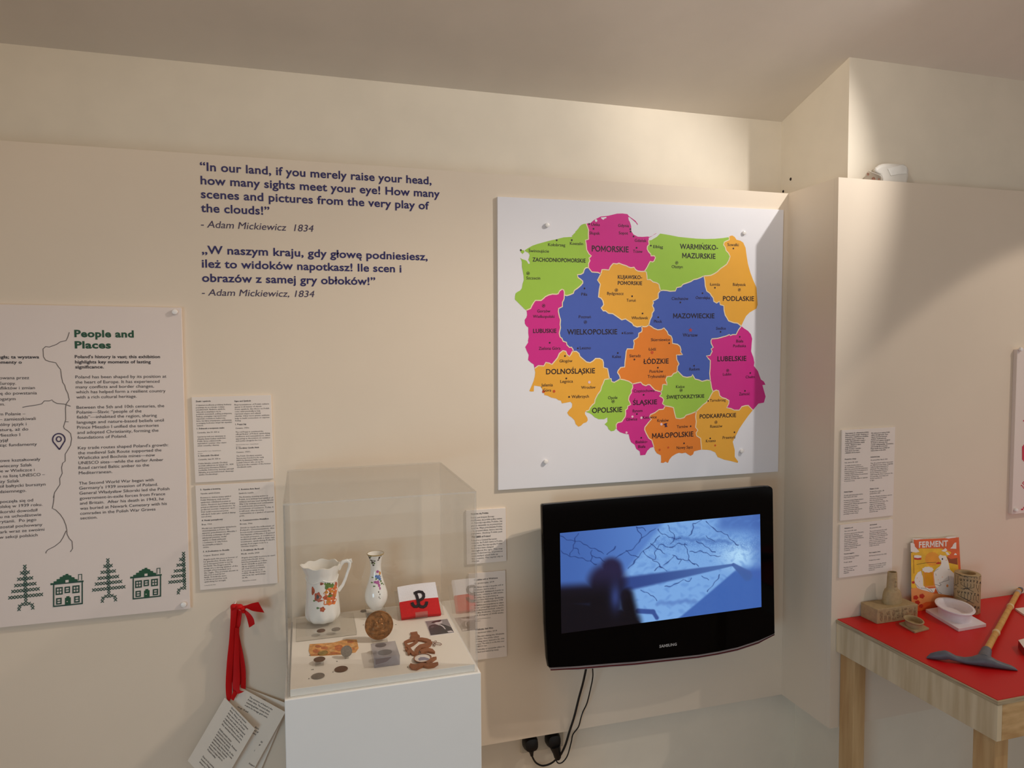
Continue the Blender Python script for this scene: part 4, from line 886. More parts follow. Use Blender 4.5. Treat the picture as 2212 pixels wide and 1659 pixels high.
mb = MB(); mb.add(vs, fs)
ms = bpy.data.materials.new('lit_screen'); ms.use_nodes = True
nt = ms.node_tree; b = nt.nodes['Principled BSDF']
b.inputs['Base Color'].default_value = (0.004, 0.004, 0.006, 1); b.inputs['Roughness'].default_value = 0.12
at = nt.nodes.new('ShaderNodeAttribute'); at.attribute_name = 'picture'
nt.links.new(at.outputs['Color'], b.inputs['Emission Color']); b.inputs['Emission Strength'].default_value = 0.95
so = mb.build('screen', ms, tv, fix=False, smooth=False)
ca = so.data.color_attributes.new('picture', 'FLOAT_COLOR', 'POINT')
for i, c in enumerate(cols): ca.data[i].color = rgb(c)
so['label'] = 'lit screen with a blue film still'
k = letters('brand_lettering', tv, mat('silver_print', (176, 176, 178), 0.35, metal=0.3), 'silver brand lettering')
text_px(k, 'SAMSUNG', 990, 1368, 1125, 21, VY-0.0007, (bl_[0]-bl_[-1]).normalized() if False else (onY(*cp('v', 1125, 1350), VY)-onY(*cp('v', 990, 1368), VY)).normalized(), bold=0.03, crop='v')

# ------------------------------------------------------------------ socket, plugs, leads
SY = 0.06
m_sock = mat('white_plastic', (206, 198, 180), 0.4)
m_cable = mat('black_rubber', (10, 9, 10), 0.5)
L0 = onY(1124, 1594, SY); R0 = onY(1215, 1580, SY); LB = onY(1126, 1625, SY)
zx0, zx1 = L0.x, R0.x; sz0 = LB.z; sz1 = sz0+0.086
sock = thing('wall_socket', 'white double wall socket low on the wall under the television', 'socket', ((zx0+zx1)/2, SY, sz0))
MB().box(zx0, zx1, SY-0.009, SY, sz0, sz1).build('face_plate', m_sock, sock, bevel=0.003)
sw = MB()
for k in (-1, 1): sw.box((zx0+zx1)/2+k*0.011-0.006, (zx0+zx1)/2+k*0.011+0.006, SY-0.012, SY-0.009, sz1-0.028, sz1-0.012)
sw.build('switch', m_blk, sock, bevel=0.001)
PYF = SY-0.009
def plug(label, cx, cy, w, h, crop, extra=None):
    c = onY(*cp(crop, cx, cy), PYF-0.02)
    s = mpp(c)/CROPS[crop][2]
    t = thing('plug', label, 'plug', (c.x, PYF, c.z-h*s), 'plugs in the double socket')
    n = 20; body = []
    for q, y in ((1.0, 0.0), (1.0, -0.018), (0.86, -0.032), (0.4, -0.036)):
        body.append([Vector((c.x+w*s*q*math.copysign(abs(math.cos(6.2832*k/n))**0.7, math.cos(6.2832*k/n)), PYF+y, c.z+h*s*q*math.copysign(abs(math.sin(6.2832*k/n))**0.7, math.sin(6.2832*k/n)))) for k in range(n)])
    MB().rings(body).build('plug_body', m_cable, t, smooth=True)
    if extra:
        pts_ = [onY(*cp(crop, x, y), PYF-0.024) for x, y, r in extra]
        MB().tube(pts_, [r*s for x, y, r in extra], 14).build('cord_grip', m_cable, t, smooth=True)
    return t
plug('black plug in the left half of the wall socket', 462, 1290, 112, 108, 'm', [(465, 1380, 50), (472, 1430, 30), (478, 1470, 22)])
plug('black plug in the right half of the wall socket', 800, 1240, 110, 110, 'm', [(820, 1310, 85), (850, 1420, 62), (862, 1490, 52), (866, 1520, 34)])
def lead(label, L, r, grp='television leads'):
    P = []
    for x, y, yy in L: P.append(onY(*cp('m', x, y), yy))
    # smooth (Catmull-Rom)
    Q = []
    for i in range(len(P)-1):
        p0, p1, p2, p3 = P[max(i-1, 0)], P[i], P[i+1], P[min(i+2, len(P)-1)]
        for k in range(6):
            t = k/6
            Q.append(0.5*((2*p1)+(p2-p0)*t+(2*p0-5*p1+4*p2-p3)*t*t+(3*p1-p0-3*p2+p3)*t**3))
    Q.append(P[-1])
    return tag(MB().tube(Q, r, 10).build('power_lead', m_cable, None, P[-1], smooth=True), label, 'cable', grp)
g = PYF-0.024
lead('thick black lead from the television down to the right plug', [(1300, 120, -0.075), (1285, 175, -0.07), (1240, 380, -0.05), (1180, 600, -0.03), (1110, 880, -0.02), (1040, 1100, -0.01), (980, 1300, 0.0), (920, 1430, 0.012), (880, 1490, g)], 0.0036)
lead('thin black lead hanging in a wavy line beside the thick one', [(1375, 110, -0.075), (1384, 180, -0.07), (1385, 300, -0.06), (1350, 480, -0.045), (1300, 680, -0.03), (1240, 810, -0.02), (1210, 900, -0.02), (1170, 1040, -0.01), (1090, 1150, 0.0), (1065, 1260, 0.006), (1010, 1460, 0.015), (940, 1560, 0.02), (880, 1582, 0.02), (845, 1550, 0.02), (838, 1510, g)], 0.0021)
lead('black lead looping from the left plug to the right plug', [(478, 1460, g), (495, 1510, g), (540, 1575, g+0.01), (620, 1615, g+0.015), (700, 1608, g+0.015), (780, 1572, g+0.01), (840, 1520, g)], 0.0030)

# ------------------------------------------------------------------ plinth and acrylic case
m_plinth = mat('white_plinth_paint', (236, 234, 230), 0.5, vary=0.01, scale=6)
m_tray = mat('white_tray', (240, 234, 224), 0.5, vary=0.01, scale=6)
m_acr = acrylic('clear_acrylic', (0.995, 0.995, 0.992))
m_edge = acrylic('acrylic_edge', (0.97, 0.97, 0.96), 0.30, (240, 236, 230), 0.2)
m_ris = acrylic('clear_riser', (0.95, 0.945, 0.93), 0.10, (214, 208, 200), 0.05)
CX0, CX1, CY0, CY1 = -0.050, 0.387, -0.492, -0.036
ZT = 0.890
pl = thing('display_plinth', 'white square plinth carrying the clear display case', 'plinth', ((CX0+CX1)/2, (CY0+CY1)/2, 0.0))
MB().box(CX0-0.006, CX1+0.006, CY0-0.006, CY1+0.004, 0.0, ZT-0.017).build('plinth_body', m_plinth, pl, bevel=0.0015)
MB().box(CX0+0.006, CX1-0.006, CY0+0.006, CY1-0.006, ZT-0.017, ZT).build('tray', m_tray, pl, bevel=0.001)
T_ = 0.004; ZB = ZT-0.0165; ZC = 1.312
cs = thing('display_case', 'clear acrylic box cover on the white plinth over the jug and coins', 'display case', ((CX0+CX1)/2, (CY0+CY1)/2, ZB))
def pane(x0, x1, y0, y1, z0, z1):
    mb = MB(); mb.box(x0, x1, y0, y1, z0, z1)
    th = (x1-x0, y1-y0, z1-z0); ax = th.index(min(th))
    # faces come in the order x0, x1, y0, y1, z0, z1
    for i in range(6): mb.mi[i] = 0 if i//2 == ax else 1
    return mb.build('pane', [m_acr, m_edge], cs)
pane(CX0, CX1, CY0, CY0+T_, ZB, ZC-T_)
pane(CX0, CX1, CY1-T_, CY1, ZB, ZC-T_)
pane(CX0, CX0+T_, CY0+T_, CY1-T_, ZB, ZC-T_)
pane(CX1-T_, CX1, CY0+T_, CY1-T_, ZB, ZC-T_)
pane(CX0, CX1, CY0, CY1, ZC-T_, ZC)

# riser under the jug
rz = ZT+0.012
rq = [onZ(x, y, rz) for x, y in ((640, 1337), (761, 1311), (767.6, 1362), (645, 1377))]
x0, x1, y0, y1 = max(rq[0].x, CX0+0.012), rq[1].x, rq[3].y, min(rq[0].y, CY1-0.008)
tag(MB().box(x0, x1, y0, y1, ZT, rz).build('acrylic_riser', m_ris, bevel=0.0008), 'low clear acrylic riser under the poppy jug', 'riser')

# jug
m_china = mat('white_glazed_china', (240, 238, 232), 0.12, vary=0.008, coat=0.5)
jc = onZ(697.5, 1337, rz)
JP = [(0, .037), (.004, .041), (.012, .046), (.022, .047), (.034, .0465), (.048, .0455), (.07, .0438), (.095, .0428), (.118, .0422), (.130, .0435), (.140, .0465), (.149, .0485), (.154, .0498)]
def jr(h, a):          # a measured from the front (-Y), positive to the right
    for i in range(len(JP)-1):
        if JP[i][0] <= h <= JP[i+1][0]:
            t = (h-JP[i][0])/(JP[i+1][0]-JP[i][0]); r = JP[i][1]*(1-t)+JP[i+1][1]*t; break
    else: r = JP[-1][1]
    r *= 1+0.035*math.cos(9*a)*math.exp(-(h/0.028)**2)
    k = max(0, (h-0.115)/0.04)
    sp = math.exp(-((((a+math.pi/2+math.pi) % (2*math.pi))-math.pi)/0.42)**2)
    r += k*k*0.008*sp
    r *= 1+0.016*k*math.cos(8*a)
    return r
def jp(h, a, off=0.0):
    r = jr(h, a)+off; k = max(0, (h-0.125)/0.03)
    sp = math.exp(-((((a+math.pi/2+math.pi) % (2*math.pi))-math.pi)/0.5)**2)
    return jc+Vector((r*math.sin(a), -r*math.cos(a), h+k*(0.0020*math.cos(8*a)+0.003*sp)))
N = 96
hs = [0, .004, .009, .014, .02, .027, .034, .042, .05, .06, .072, .085, .098, .11, .118, .124, .13, .135, .14, .145, .15, .154]
rings = [[jp(h, 2*math.pi*k/N) for k in range(N)] for h in hs]
rings += [[jp(h, 2*math.pi*k/N, -0.0035) for k in range(N)] for h in (.1545, .15, .14, .13, .11, .08, .05, .02)]
jug = thing('jug', 'white china jug with orange poppies and ruffled rim, in the glass case', 'jug', jc)
MB().rings(rings).build('jug_body', m_china, jug, smooth=True)
wr = MB()
for ph in (0.0,):   # raised swag around the shoulder
    wr.tube([jp(.122-0.010*abs(math.sin(2*a)), a, 0.0006) for a in [2*math.pi*i/72 for i in range(73)]], 0.0016, 8)
wr.build('raised_moulding', m_china, jug, smooth=True)
hp = [(.044, .138), (.050, .150), (.058, .158), (.068, .160), (.0755, .154), (.0745, .143), (.069, .128), (.063, .110), (.055, .092), (.043, .078)]
P = [jc+Vector((x, -0.006, z)) for x, z in hp]
hd = MB(); hd.tube(P, [.0065, .006, .0055, .0055, .005, .0042, .004, .004, .0045, .006], 12)
hd.tube([jc+Vector((x, -0.006, z)) for x, z in ((.070, .160), (.079, .1615), (.080, .155), (.075, .151))], [.004, .004, .003, .0015], 10)
hd.build('handle', m_china, jug, smooth=True)
def blob(mb, pfn, a0, h0, ra, rh, lobes, mi, off, ph=0.0, depth=0.14, sc=0.045):
    n = 28; c = pfn(h0, a0, off)
    ring = []
    for k in range(n):
        t = 2*math.pi*k/n; q = 1+depth*math.cos(lobes*t+ph)
        ring.append(pfn(h0+rh*q*math.sin(t), a0+ra*q*math.cos(t)/sc, off))
    o = len(mb.v); mb.v += [c]+ring
    for k in range(n): mb.f.append([o, o+1+k, o+1+(k+1) % n]); mb.mi.append(mi)
cf = [mat('poppy_orange', (218, 118, 58), 0.25, vary=0.25, scale=160), mat('poppy_rust', (186, 92, 64), 0.25, vary=0.3, scale=160), mat('leaf_green', (96, 128, 62), 0.3, vary=0.3, scale=160),
      mat('poppy_amber', (206, 140, 62), 0.25, vary=0.2, scale=160), mat('stem_dark', (72, 66, 58), 0.4), mat('petal_pink', (176, 92, 150), 0.3, vary=0.2, scale=160),
      mat('petal_blue', (86, 120, 176), 0.3, vary=0.2, scale=160), mat('gold_line', (168, 142, 84), 0.3)]
pp = MB()
def jdec(x, y, rx, ry, lobes, mi, off, ph=0.0):
    m = 1.33e-3/4.742; a = math.asin(max(-0.97, min(0.97, (x-273)*m/0.0455))); h = (905-y)*m/0.95+0.0145*math.cos(a)
    blob(pp, jp, a, h, rx*m/max(0.35, math.cos(a)), ry*m, lobes, mi, off, ph)
for q in ((330,592,32,26,7,2),(372,596,18,22,5,2),(312,610,16,18,5,2),(300,575,10,12,4,2),(347,655,56,44,6,0),(325,738,46,38,5,0),(374,740,34,34,5,0),(400,640,24,50,4,0),(412,590,14,28,3,1),(225,690,34,46,5,1),(178,628,15,40,3,1),(265,571,18,13,3,1),(268,806,24,24,5,1),(300,700,26,20,4,1),(190,720,10,8,3,2),(225,790,14,10,3,2),(250,725,22,10,3,1),(380,700,26,24,4,1)):
    jdec(*q, 0.0003)
for q in ((345,690,26,12,4,2),(310,655,18,14,4,3),(365,650,20,14,3,3),(224,688,13,20,3,4),(322,742,18,14,4,3),(372,745,12,12,4,1),(264,572,8,6,3,4),(345,668,10,8,4,4),(270,805,9,8,3,0),(395,690,10,14,3,3)):
    jdec(*q, 0.0006, 1.0)
pp.build('painted_poppies', cf, jug, fix=False)['label'] = 'orange poppies and green leaves painted on the body'

# candlestick vase on a clear block
vz = ZT+0.022
vc = onZ(813, 1313, vz)
tag(MB().box(vc.x-0.030, vc.x+0.024, max(vc.y-0.03, -0.2), min(vc.y+0.028, CY1-0.006), ZT, vz).build('acrylic_block', m_ris, bevel=0.0008), 'clear acrylic block under the flowered china vase', 'block')
VP = [(0, .0178), (.003, .019), (.007, .0225), (.013, .0262), (.021, .0300), (.030, .0320), (.039, .0324), (.048, .0312), (.058, .0284), (.068, .0250), (.080, .0212), (.092, .0180), (.104, .0158), (.116, .0149), (.128, .0155), (.138, .0170), (.146, .0190), (.153, .0218), (.158, .0240)]
def vr(h):
    for i in range(len(VP)-1):
        if VP[i][0] <= h <= VP[i+1][0]:
            t = (h-VP[i][0])/(VP[i+1][0]-VP[i][0]); return VP[i][1]*(1-t)+VP[i+1][1]*t
    return VP[-1][1]
def vp(h, a, off=0.0):
    r = vr(max(0, min(.158, h)))+off
    return vc+Vector((r*math.sin(a), -r*math.cos(a), h))
va = thing('candlestick_vase', 'slender white china vase with blue and pink flowers, in the glass case', 'vase', vc)
pr = [(r, h) for h, r in VP]+[(.0222, .1586), (.0195, .153), (.0160, .144), (.013, .13), (.0115, .10)]
MB().lathe(vc, pr, 56).build('vase_body', m_china, va, smooth=True)
MB().lathe(vc, [(.0238, .1560), (.0243, .1580), (.0241, .1590), (.0230, .1588), (.0234, .1572), (.0238, .1560)], 48, cap=False).build('gilt_rim', cf[7], va, smooth=True)
fl = MB()
def vdec(x, y, rx, ry, lobes, mi, off, ph=0.0):
    m = 1.35e-3/4.742; h = (783-y)*m/0.95; r = vr(max(0, min(.158, h))); h += r*0.32
    r = vr(max(0, min(.158, h))); a = math.asin(max(-.95, min(.95, (x-815)*m/r)))
    blob(fl, vp, a, h, rx*m/max(.35, math.cos(a)), ry*m, lobes, mi, off, ph, sc=r)
for q in ((828,435,14,14,5,5),(850,455,10,18,3,3),(838,490,22,20,5,6),(815,480,16,14,5,6),(848,512,14,14,5,6),(825,540,18,18,5,5),(800,535,14,12,5,5),(838,570,12,16,5,5),(845,600,8,14,3,5),(778,490,10,5,3,2),(790,575,12,6,3,2),(868,560,12,7,3,2),(885,575,6,5,3,2),(770,540,10,6,3,2),(830,632,5,8,3,4),(842,655,4,7,3,4),(832,680,3,9,3,4),(842,692,3,6,3,4),(812,505,10,8,3,2),(858,535,8,10,3,2),
          (752,300,8,16,3,4),(770,325,16,7,3,4),(780,345,12,14,3,4),(800,330,10,6,3,4),(788,370,9,9,3,4),(845,305,9,16,3,4),(835,325,8,6,3,4),(862,290,5,9,3,4),(762,288,6,9,3,2),(775,355,7,7,3,2),(798,352,6,10,3,2)):
    vdec(*q, 0.0003)
fl.build('painted_flowers', cf, va, fix=False)['label'] = 'blue and pink flower spray and dark leaves'

# medallion
m_brz = mat('aged_bronze', (146, 98, 54), 0.42, metal=0.55, vary=0.35, scale=110, bump=0.5)
mz = ZT+0.006
mc0 = onZ(820, 1382, mz); tilt = math.radians(14)
ux = Vector((1, 0, 0)); uz = Vector((0, math.sin(tilt), math.cos(tilt))); un = Vector((0, -math.cos(tilt), math.sin(tilt)))
R_ = 0.0365; mcen = mc0+uz*R_
med = thing('medallion', 'large round bronze medallion standing upright in the glass case', 'medallion', mc0)
mb = MB(); n = 56
mb.rings([[mcen+(ux*math.cos(6.28319*k/n)+uz*math.sin(6.28319*k/n))*q+un*d for k in range(n)] for q, d in ((R_*0.97, -0.003), (R_, -0.002), (R_, 0.002), (R_*0.97, 0.003), (R_*0.93, 0.0030), (R_*0.91, 0.0018))])
mb.build('disc', m_brz, med, smooth=True)
rl = MB()
def relief(cx, cz, rx, rz_, hgt, rot=0.0):
    n = 20; rr = []
    for q, d in ((1.0, 0.0), (0.85, 0.6), (0.5, 0.95), (0.12, 1.0)):
        rr.append([mcen+un*(0.0017+hgt*d)+ux*(R_*(cx+q*(rx*math.cos(t)*math.cos(rot)-rz_*math.sin(t)*math.sin(rot))))+uz*(R_*(cz+q*(rx*math.cos(t)*math.sin(rot)+rz_*math.sin(t)*math.cos(rot)))) for t in [6.28319*k/n for k in range(n)]])
    rl.rings(rr)
for q in ((0.10, 0.28, .17, .20, .0022), (0.08, -.05, .26, .22, .0020), (-.22, .10, .15, .18, .0018), (-.28, -.2, .22, .24, .0016), (.42, .02, .14, .36, .0016, -.3), (.30, .52, .05, .30, .0014, .5), (-.05, -.50, .5, .16, .0014), (-.60, .05, .06, .42, .0012), (.66, -.1, .05, .4, .0012, -.1), (-.35, .42, .25, .05, .0012, .3), (.12, .62, .3, .04, .0012, -.1), (0.0, -.74, .35, .05, .001)):
    relief(*q)
rl.build('relief', m_brz, med, smooth=True)
MB().box(mc0.x-0.020, mc0.x+0.020, mc0.y-0.008, mc0.y+0.012, ZT, mz-0.0005).build('clear_stand', m_ris, med, bevel=0.0008)

# armband on an easel
def onP(px, py, p0, nn):
    d = ray(px, py); return EYE+d*((p0-EYE).dot(nn)/d.dot(nn))
ab = [onY(*cp('n', 347, 410), -0.088), onY(*cp('n', 832, 345), -0.088), onZ(*cp('n', 907, 742), ZT+0.009), onZ(*cp('n', 400, 800), ZT+0.009)]
an = (ab[1]-ab[0]).cross(ab[3]-ab[0]).normalized()
if an.y > 0: an = -an
m_wcl = mat('white_cloth', (236, 234, 240), 0.85, vary=0.03, scale=300, bump=0.3)
m_rcl = mat('red_cloth', (206, 14, 24), 0.85, vary=0.08, scale=300, bump=0.3)
m_bcl = mat('black_embroidery', (30, 24, 34), 0.9, vary=0.2, scale=400, bump=0.4)
arm = thing('armband', 'white and red armband with a black anchor emblem, in the glass case', 'armband', (ab[2]+ab[3])/2)
def slab(v0, v1, rnd, m, name):
    mb = MB(); sec = []
    for i in range(0, 13):
        u = i/12; bow = 0.0035*math.sin(math.pi*u)
        f0 = bil(ab, u, v0)+an*bow; f1 = bil(ab, u, v1)+an*bow
        up = (f0-f1).normalized()
        ring = [f1, f1*0.5+f0*0.5, f0]
        if rnd: ring += [f0+up*0.003-an*0.002, f0+up*0.004-an*0.006, f0+up*0.003-an*0.010, f0-an*0.012]
        else: ring += [f0-an*0.012]
        ring += [f1-an*0.012]
        sec.append(ring)
    mb.rings(sec)
    return mb.build(name, m, arm, smooth=True)
slab(0.0, 0.49, True, m_wcl, 'white_half'); slab(0.49, 1.0, False, m_rcl, 'red_half')
em = MB()
def estroke(L, w):
    P = [onP(*cp('n', x, y), ab[0]+an*0.0046, an) for x, y in L]
    n = len(P); Lq = []; Rq = []
    for i in range(n):
        t = (P[min(i+1, n-1)]-P[max(i-1, 0)]).normalized(); nn = an.cross(t).normalized()
        Lq.append(P[i]+nn*w/2); Rq.append(P[i]-nn*w/2)
    for i in range(n-1):
        a = [Lq[i], Rq[i], Rq[i+1], Lq[i+1]]; em.prism(a, [p-an*0.0045 for p in a])
estroke([(556, 482), (580, 478), (600, 530), (612, 580), (622, 625)], 0.0084)
estroke([(575, 474), (620, 460), (660, 466), (682, 492), (684, 522), (668, 550), (636, 568), (606, 572)], 0.0084)
estroke([(534, 598), (545, 628), (568, 650), (596, 650), (616, 628)], 0.0084)
estroke([(618, 632), (648, 652), (680, 654), (706, 640), (720, 612), (722, 588)], 0.0084)
em.build('anchor_emblem', m_bcl, arm, fix=False)['label'] = 'black embroidered letter P with anchor flukes'
ez = [p-an*0.0135 for p in ab]
ex = (ez[1]-ez[0]).normalized(); eu = (ez[0]-ez[3]).normalized()
eq = [ez[0]-ex*0.009-eu*0.002, ez[1]+ex*0.012-eu*0.004, ez[2]+ex*0.010-eu*0.004, ez[3]-ex*0.009-eu*0.004]
ea = thing('acrylic_easel', 'clear acrylic easel that props up the armband', 'easel', (eq[2]+eq[3])/2)
MB().prism(eq, [p-an*0.003 for p in eq]).build('back_plate', m_ris, ea)
lp_ = [(ab[3]*0.66+ab[2]*0.34), (ab[3]*0.35+ab[2]*0.65)]
MB().prism([lp_[0]+an*0.012-eu*0.003, lp_[1]+an*0.012-eu*0.003, lp_[1]-an*0.012-eu*0.003, lp_[0]-an*0.012-eu*0.003],
           [lp_[0]+an*0.012, lp_[1]+an*0.012, lp_[1]-an*0.012, lp_[0]-an*0.012]).build('lip', m_ris, ea)
MB().prism([lp_[0]+an*0.010+eu*0.006, lp_[1]+an*0.010+eu*0.006, lp_[1]+an*0.010, lp_[0]+an*0.010], [lp_[0]+an*0.012+eu*0.006, lp_[1]+an*0.012+eu*0.006, lp_[1]+an*0.012, lp_[0]+an*0.012]).build('lip_front', m_ris, ea)

# photograph
def zp(crop, L, z): return [onZ(*cp(crop, x, y), z) for x, y in L]
phq = zp('n', [(697, 840), (988, 808), (1076, 985), (768, 1030)], ZT+0.0008)
ph = thing('photograph', 'small black and white photograph lying in front of the armband', 'photograph', sum(phq, Vector())/4-Vector((0, 0, 0.0008)))
MB().prism(phq, [p-Vector((0, 0, 0.0008)) for p in phq]).build('photo_paper', mat('photo_white', (232, 226, 228), 0.3), ph)
pm = [mat('photo_grey', (148, 140, 144), 0.3), mat('photo_dark', (46, 42, 48), 0.3, vary=0.4, scale=90), mat('photo_pale', (214, 206, 210), 0.3), mat('photo_mid', (96, 88, 94), 0.3)]
im = MB(); z1 = ZT+0.0010
im.poly(zp('n', [(704, 842), (984, 811), (1070, 982), (772, 1021)], z1), 0)
im.poly(zp('n', [(745, 935), (752, 900), (790, 885), (850, 878), (905, 875), (960, 890), (1005, 905), (1035, 920), (1062, 970), (1068, 982), (772, 1021), (758, 975)], z1+.0001), 1)
im.poly(zp('n', [(818, 868), (860, 838), (905, 832), (925, 850), (900, 872), (850, 885)], z1+.0002), 2)
im.poly(zp('n', [(775, 862), (800, 845), (850, 832), (905, 822), (908, 838), (880, 850), (835, 852), (800, 862)], z1+.0003), 1)
im.poly(zp('n', [(860, 880), (900, 882), (940, 905), (965, 940), (955, 945), (930, 915), (895, 894), (862, 890)], z1+.0003), 2)
im.poly(zp('n', [(980, 968), (1035, 958), (1060, 972), (1062, 980), (1000, 985)], z1+.0003), 2)
im.poly(zp('n', [(765, 915), (800, 900), (820, 910), (790, 930)], z1+.0003), 3)
im.build('photo_image', pm, ph, fix=False)

# banknote
bn = zp('o', [(270, 565), (500, 552), (750, 532), (900, 492), (1000, 468), (1205, 474), (1240, 640), (1180, 722), (900, 765), (640, 782), (290, 795), (250, 690)], ZT+0.0014)
m_note = mat('orange_banknote_paper', (214, 156, 92), 0.7, vary=0.25, scale=70)
nb = thing('banknote', 'old orange banknote lying flat under the coins in the glass case', 'banknote', sum(bn, Vector())/len(bn)-Vector((0, 0, 0.0014)))
MB().prism(bn, [Vector((p.x, p.y, ZT)) for p in bn]).build('note_paper', m_note, nb)
nm = [mat('note_rust', (188, 112, 66), 0.7, vary=0.25, scale=120), mat('note_pale', (226, 178, 120), 0.7, vary=0.2, scale=120)]
ni = MB()
def nblob(x, y, rx, ry, mi, lobes=5):
    ni.poly([onZ(*cp('o', x+rx*math.cos(t)*(1+.12*math.cos(lobes*t)), y+ry*math.sin(t)), ZT+0.0016) for t in [6.28319*k/20 for k in range(20)]], mi)
for q in ((435, 608, 62, 26, 0), (395, 705, 70, 38, 0), (560, 640, 70, 28, 0), (850, 640, 92, 62, 0), (700, 690, 50, 22, 1), (1080, 520, 70, 22, 0), (1140, 660, 26, 22, 0), (1120, 590, 40, 30, 1), (650, 590, 60, 14, 1), (760, 740, 90, 16, 0)): nblob(*q)
ni.poly(zp('o', [(290, 772), (640, 762), (880, 745), (880, 760), (640, 778), (290, 790)], ZT+0.0017), 0)
ni.build('printed_ornament', nm, nb, fix=False)

# coins
m_cgr = mat('grey_coin_metal', (138, 130, 120), 0.45, metal=0.5, vary=0.12, scale=300, bump=0.3)
m_cbr = mat('brown_coin_metal', (112, 82, 62), 0.45, metal=0.5, vary=0.15, scale=300, bump=0.3)
m_cgd = mat('brass_coin_metal', (164, 138, 72), 0.4, metal=0.6, vary=0.15, scale=300, bump=0.3)
def coin(label, px, py, z, r, m, up=None, th=0.0018, stand=False):
    c = onZ(px, py, z)
    nn = Vector((0, 0, 1)) if up is None else Vector(up).normalized()
    a = Vector((1, 0, 0)); b = nn.cross(a).normalized()
    if up is not None: c = onZ(px, py, z); 
    t = thing('coin', label, 'coin', c, 'coins in the glass case')
    mb = MB(); n = 36
    mb.rings([[c+(a*math.cos(6.28319*k/n)+b*math.sin(6.28319*k/n))*q+nn*d for k in range(n)] for q, d in ((r*.96, 0), (r, th*.2), (r, th*.8), (r*.97, th), (r*.88, th), (r*.86, th*.8))])
    mb.build('coin_disc', m, t, smooth=True)
    rl2 = MB(); disc(rl2, c+nn*(th*.86), r*.5, 18, 0, a, b); 
    rl2.build('coin_motif', m, t)
    if stand:
        ft = c-b*r if b.z > 0 else c+b*r
        MB().box(c.x-0.005, c.x+0.005, c.y-0.006, c.y+0.010, ZT, max(ZT+0.004, ft.z)).build('clear_stand', m_ris, t)
    return t
coin('dark brown coin on the riser before the jug, left of the grey one', 693.4, 1363, rz, .0110, m_cbr)
coin('grey coin on the riser before the jug, right of the brown one', 725.7, 1360, rz, .0115, m_cgr)
coin('brass coloured coin lying on the orange banknote', 698, 1411, ZT+.0019, .0122, m_cgd)
tag(MB().box(*(lambda c: (c.x-.010, c.x+.010, c.y-.008, c.y+.008))(onZ(690, 1427, ZT+.010)), ZT, ZT+.0085).build('coin_support', m_ris), 'tiny clear support under the brown coin below the banknote', 'support')
coin('brown coin raised on a tiny clear support just below the banknote', 690, 1425, ZT+.009, .0138, m_cbr)
cc = onZ(748.5, 1420, ZT+.004)
coin('grey coin standing nearly upright against the banknote', 748.5, 1407, ZT+.016, .0138, m_cgr, (0, -0.80, 0.6), stand=True)
coin('largest brown coin lying alone at the front of the glass case', 737, 1446, ZT+.0004, .0155, m_cbr)
coin('pale grey coin lying nearest the front left corner of the glass case', 687, 1461, ZT+.0004, .0150, m_cgr)
coin('small dark coin lying at the back between jug and vase', 785, 1320.5, ZT+.0004, .0085, m_cgr)
# clear block with a coin cast in it and shapes imitating refracted images
b0 = onZ(808.2, 1443.9, ZT); b1 = onZ(864, 1436.5, ZT); bt_ = onY(807.1, 1422.2, b0.y); bz = bt_.z; bk = onZ(801.1, 1390.5, bz)
blk = thing('coin_block', 'clear acrylic block with dark coin and refractions inside, at the front of the glass case', 'block', ((b0.x+b1.x)/2, (b0.y+bk.y)/2, ZT))
MB().box(b0.x, b1.x, b0.y, bk.y, ZT+0.0005, bz).build('acrylic_body', acrylic('smoky_acrylic', (0.84, 0.84, 0.87), 0.24, (190, 186, 192), 0.06), blk, bevel=0.001)
for (x, y, rx, m, z) in ((1680, 592, .0135, m_cgr, bz-.006), (1765, 735, .0170, m_cgr, bz-.004)):
    c = onZ(*cp('o', x, y), z); mb = MB(); n = 32
    mb.rings([[c+Vector((rx*math.cos(6.2832*k/n), .85*rx*math.sin(6.2832*k/n), d)) for k in range(n)] for d in (0, .0018)])
    mb.build('coin_or_refraction', mat('dark_coin_metal', (92, 86, 82), 0.5, metal=0.3), blk)  # one of the two discs imitates the coin's refracted image
c = (b0+b1)/2
MB().prism([Vector((b0.x+.004, b0.y+.004, bz-.006)), Vector((b1.x-.020, b0.y+.004, bz-.005)), Vector((b0.x+.030, b0.y+.004, bz-.014)), Vector((b0.x+.004, b0.y+.004, bz-.018))],
           [Vector((b0.x+.004, b0.y+.007, bz-.006)), Vector((b1.x-.020, b0.y+.007, bz-.005)), Vector((b0.x+.030, b0.y+.007, bz-.014)), Vector((b0.x+.004, b0.y+.007, bz-.018))]).build('refracted_note_piece', mat('refracted_note_brown', (112, 74, 58), 0.5), blk)  # brown piece imitates the banknote refracted in the block

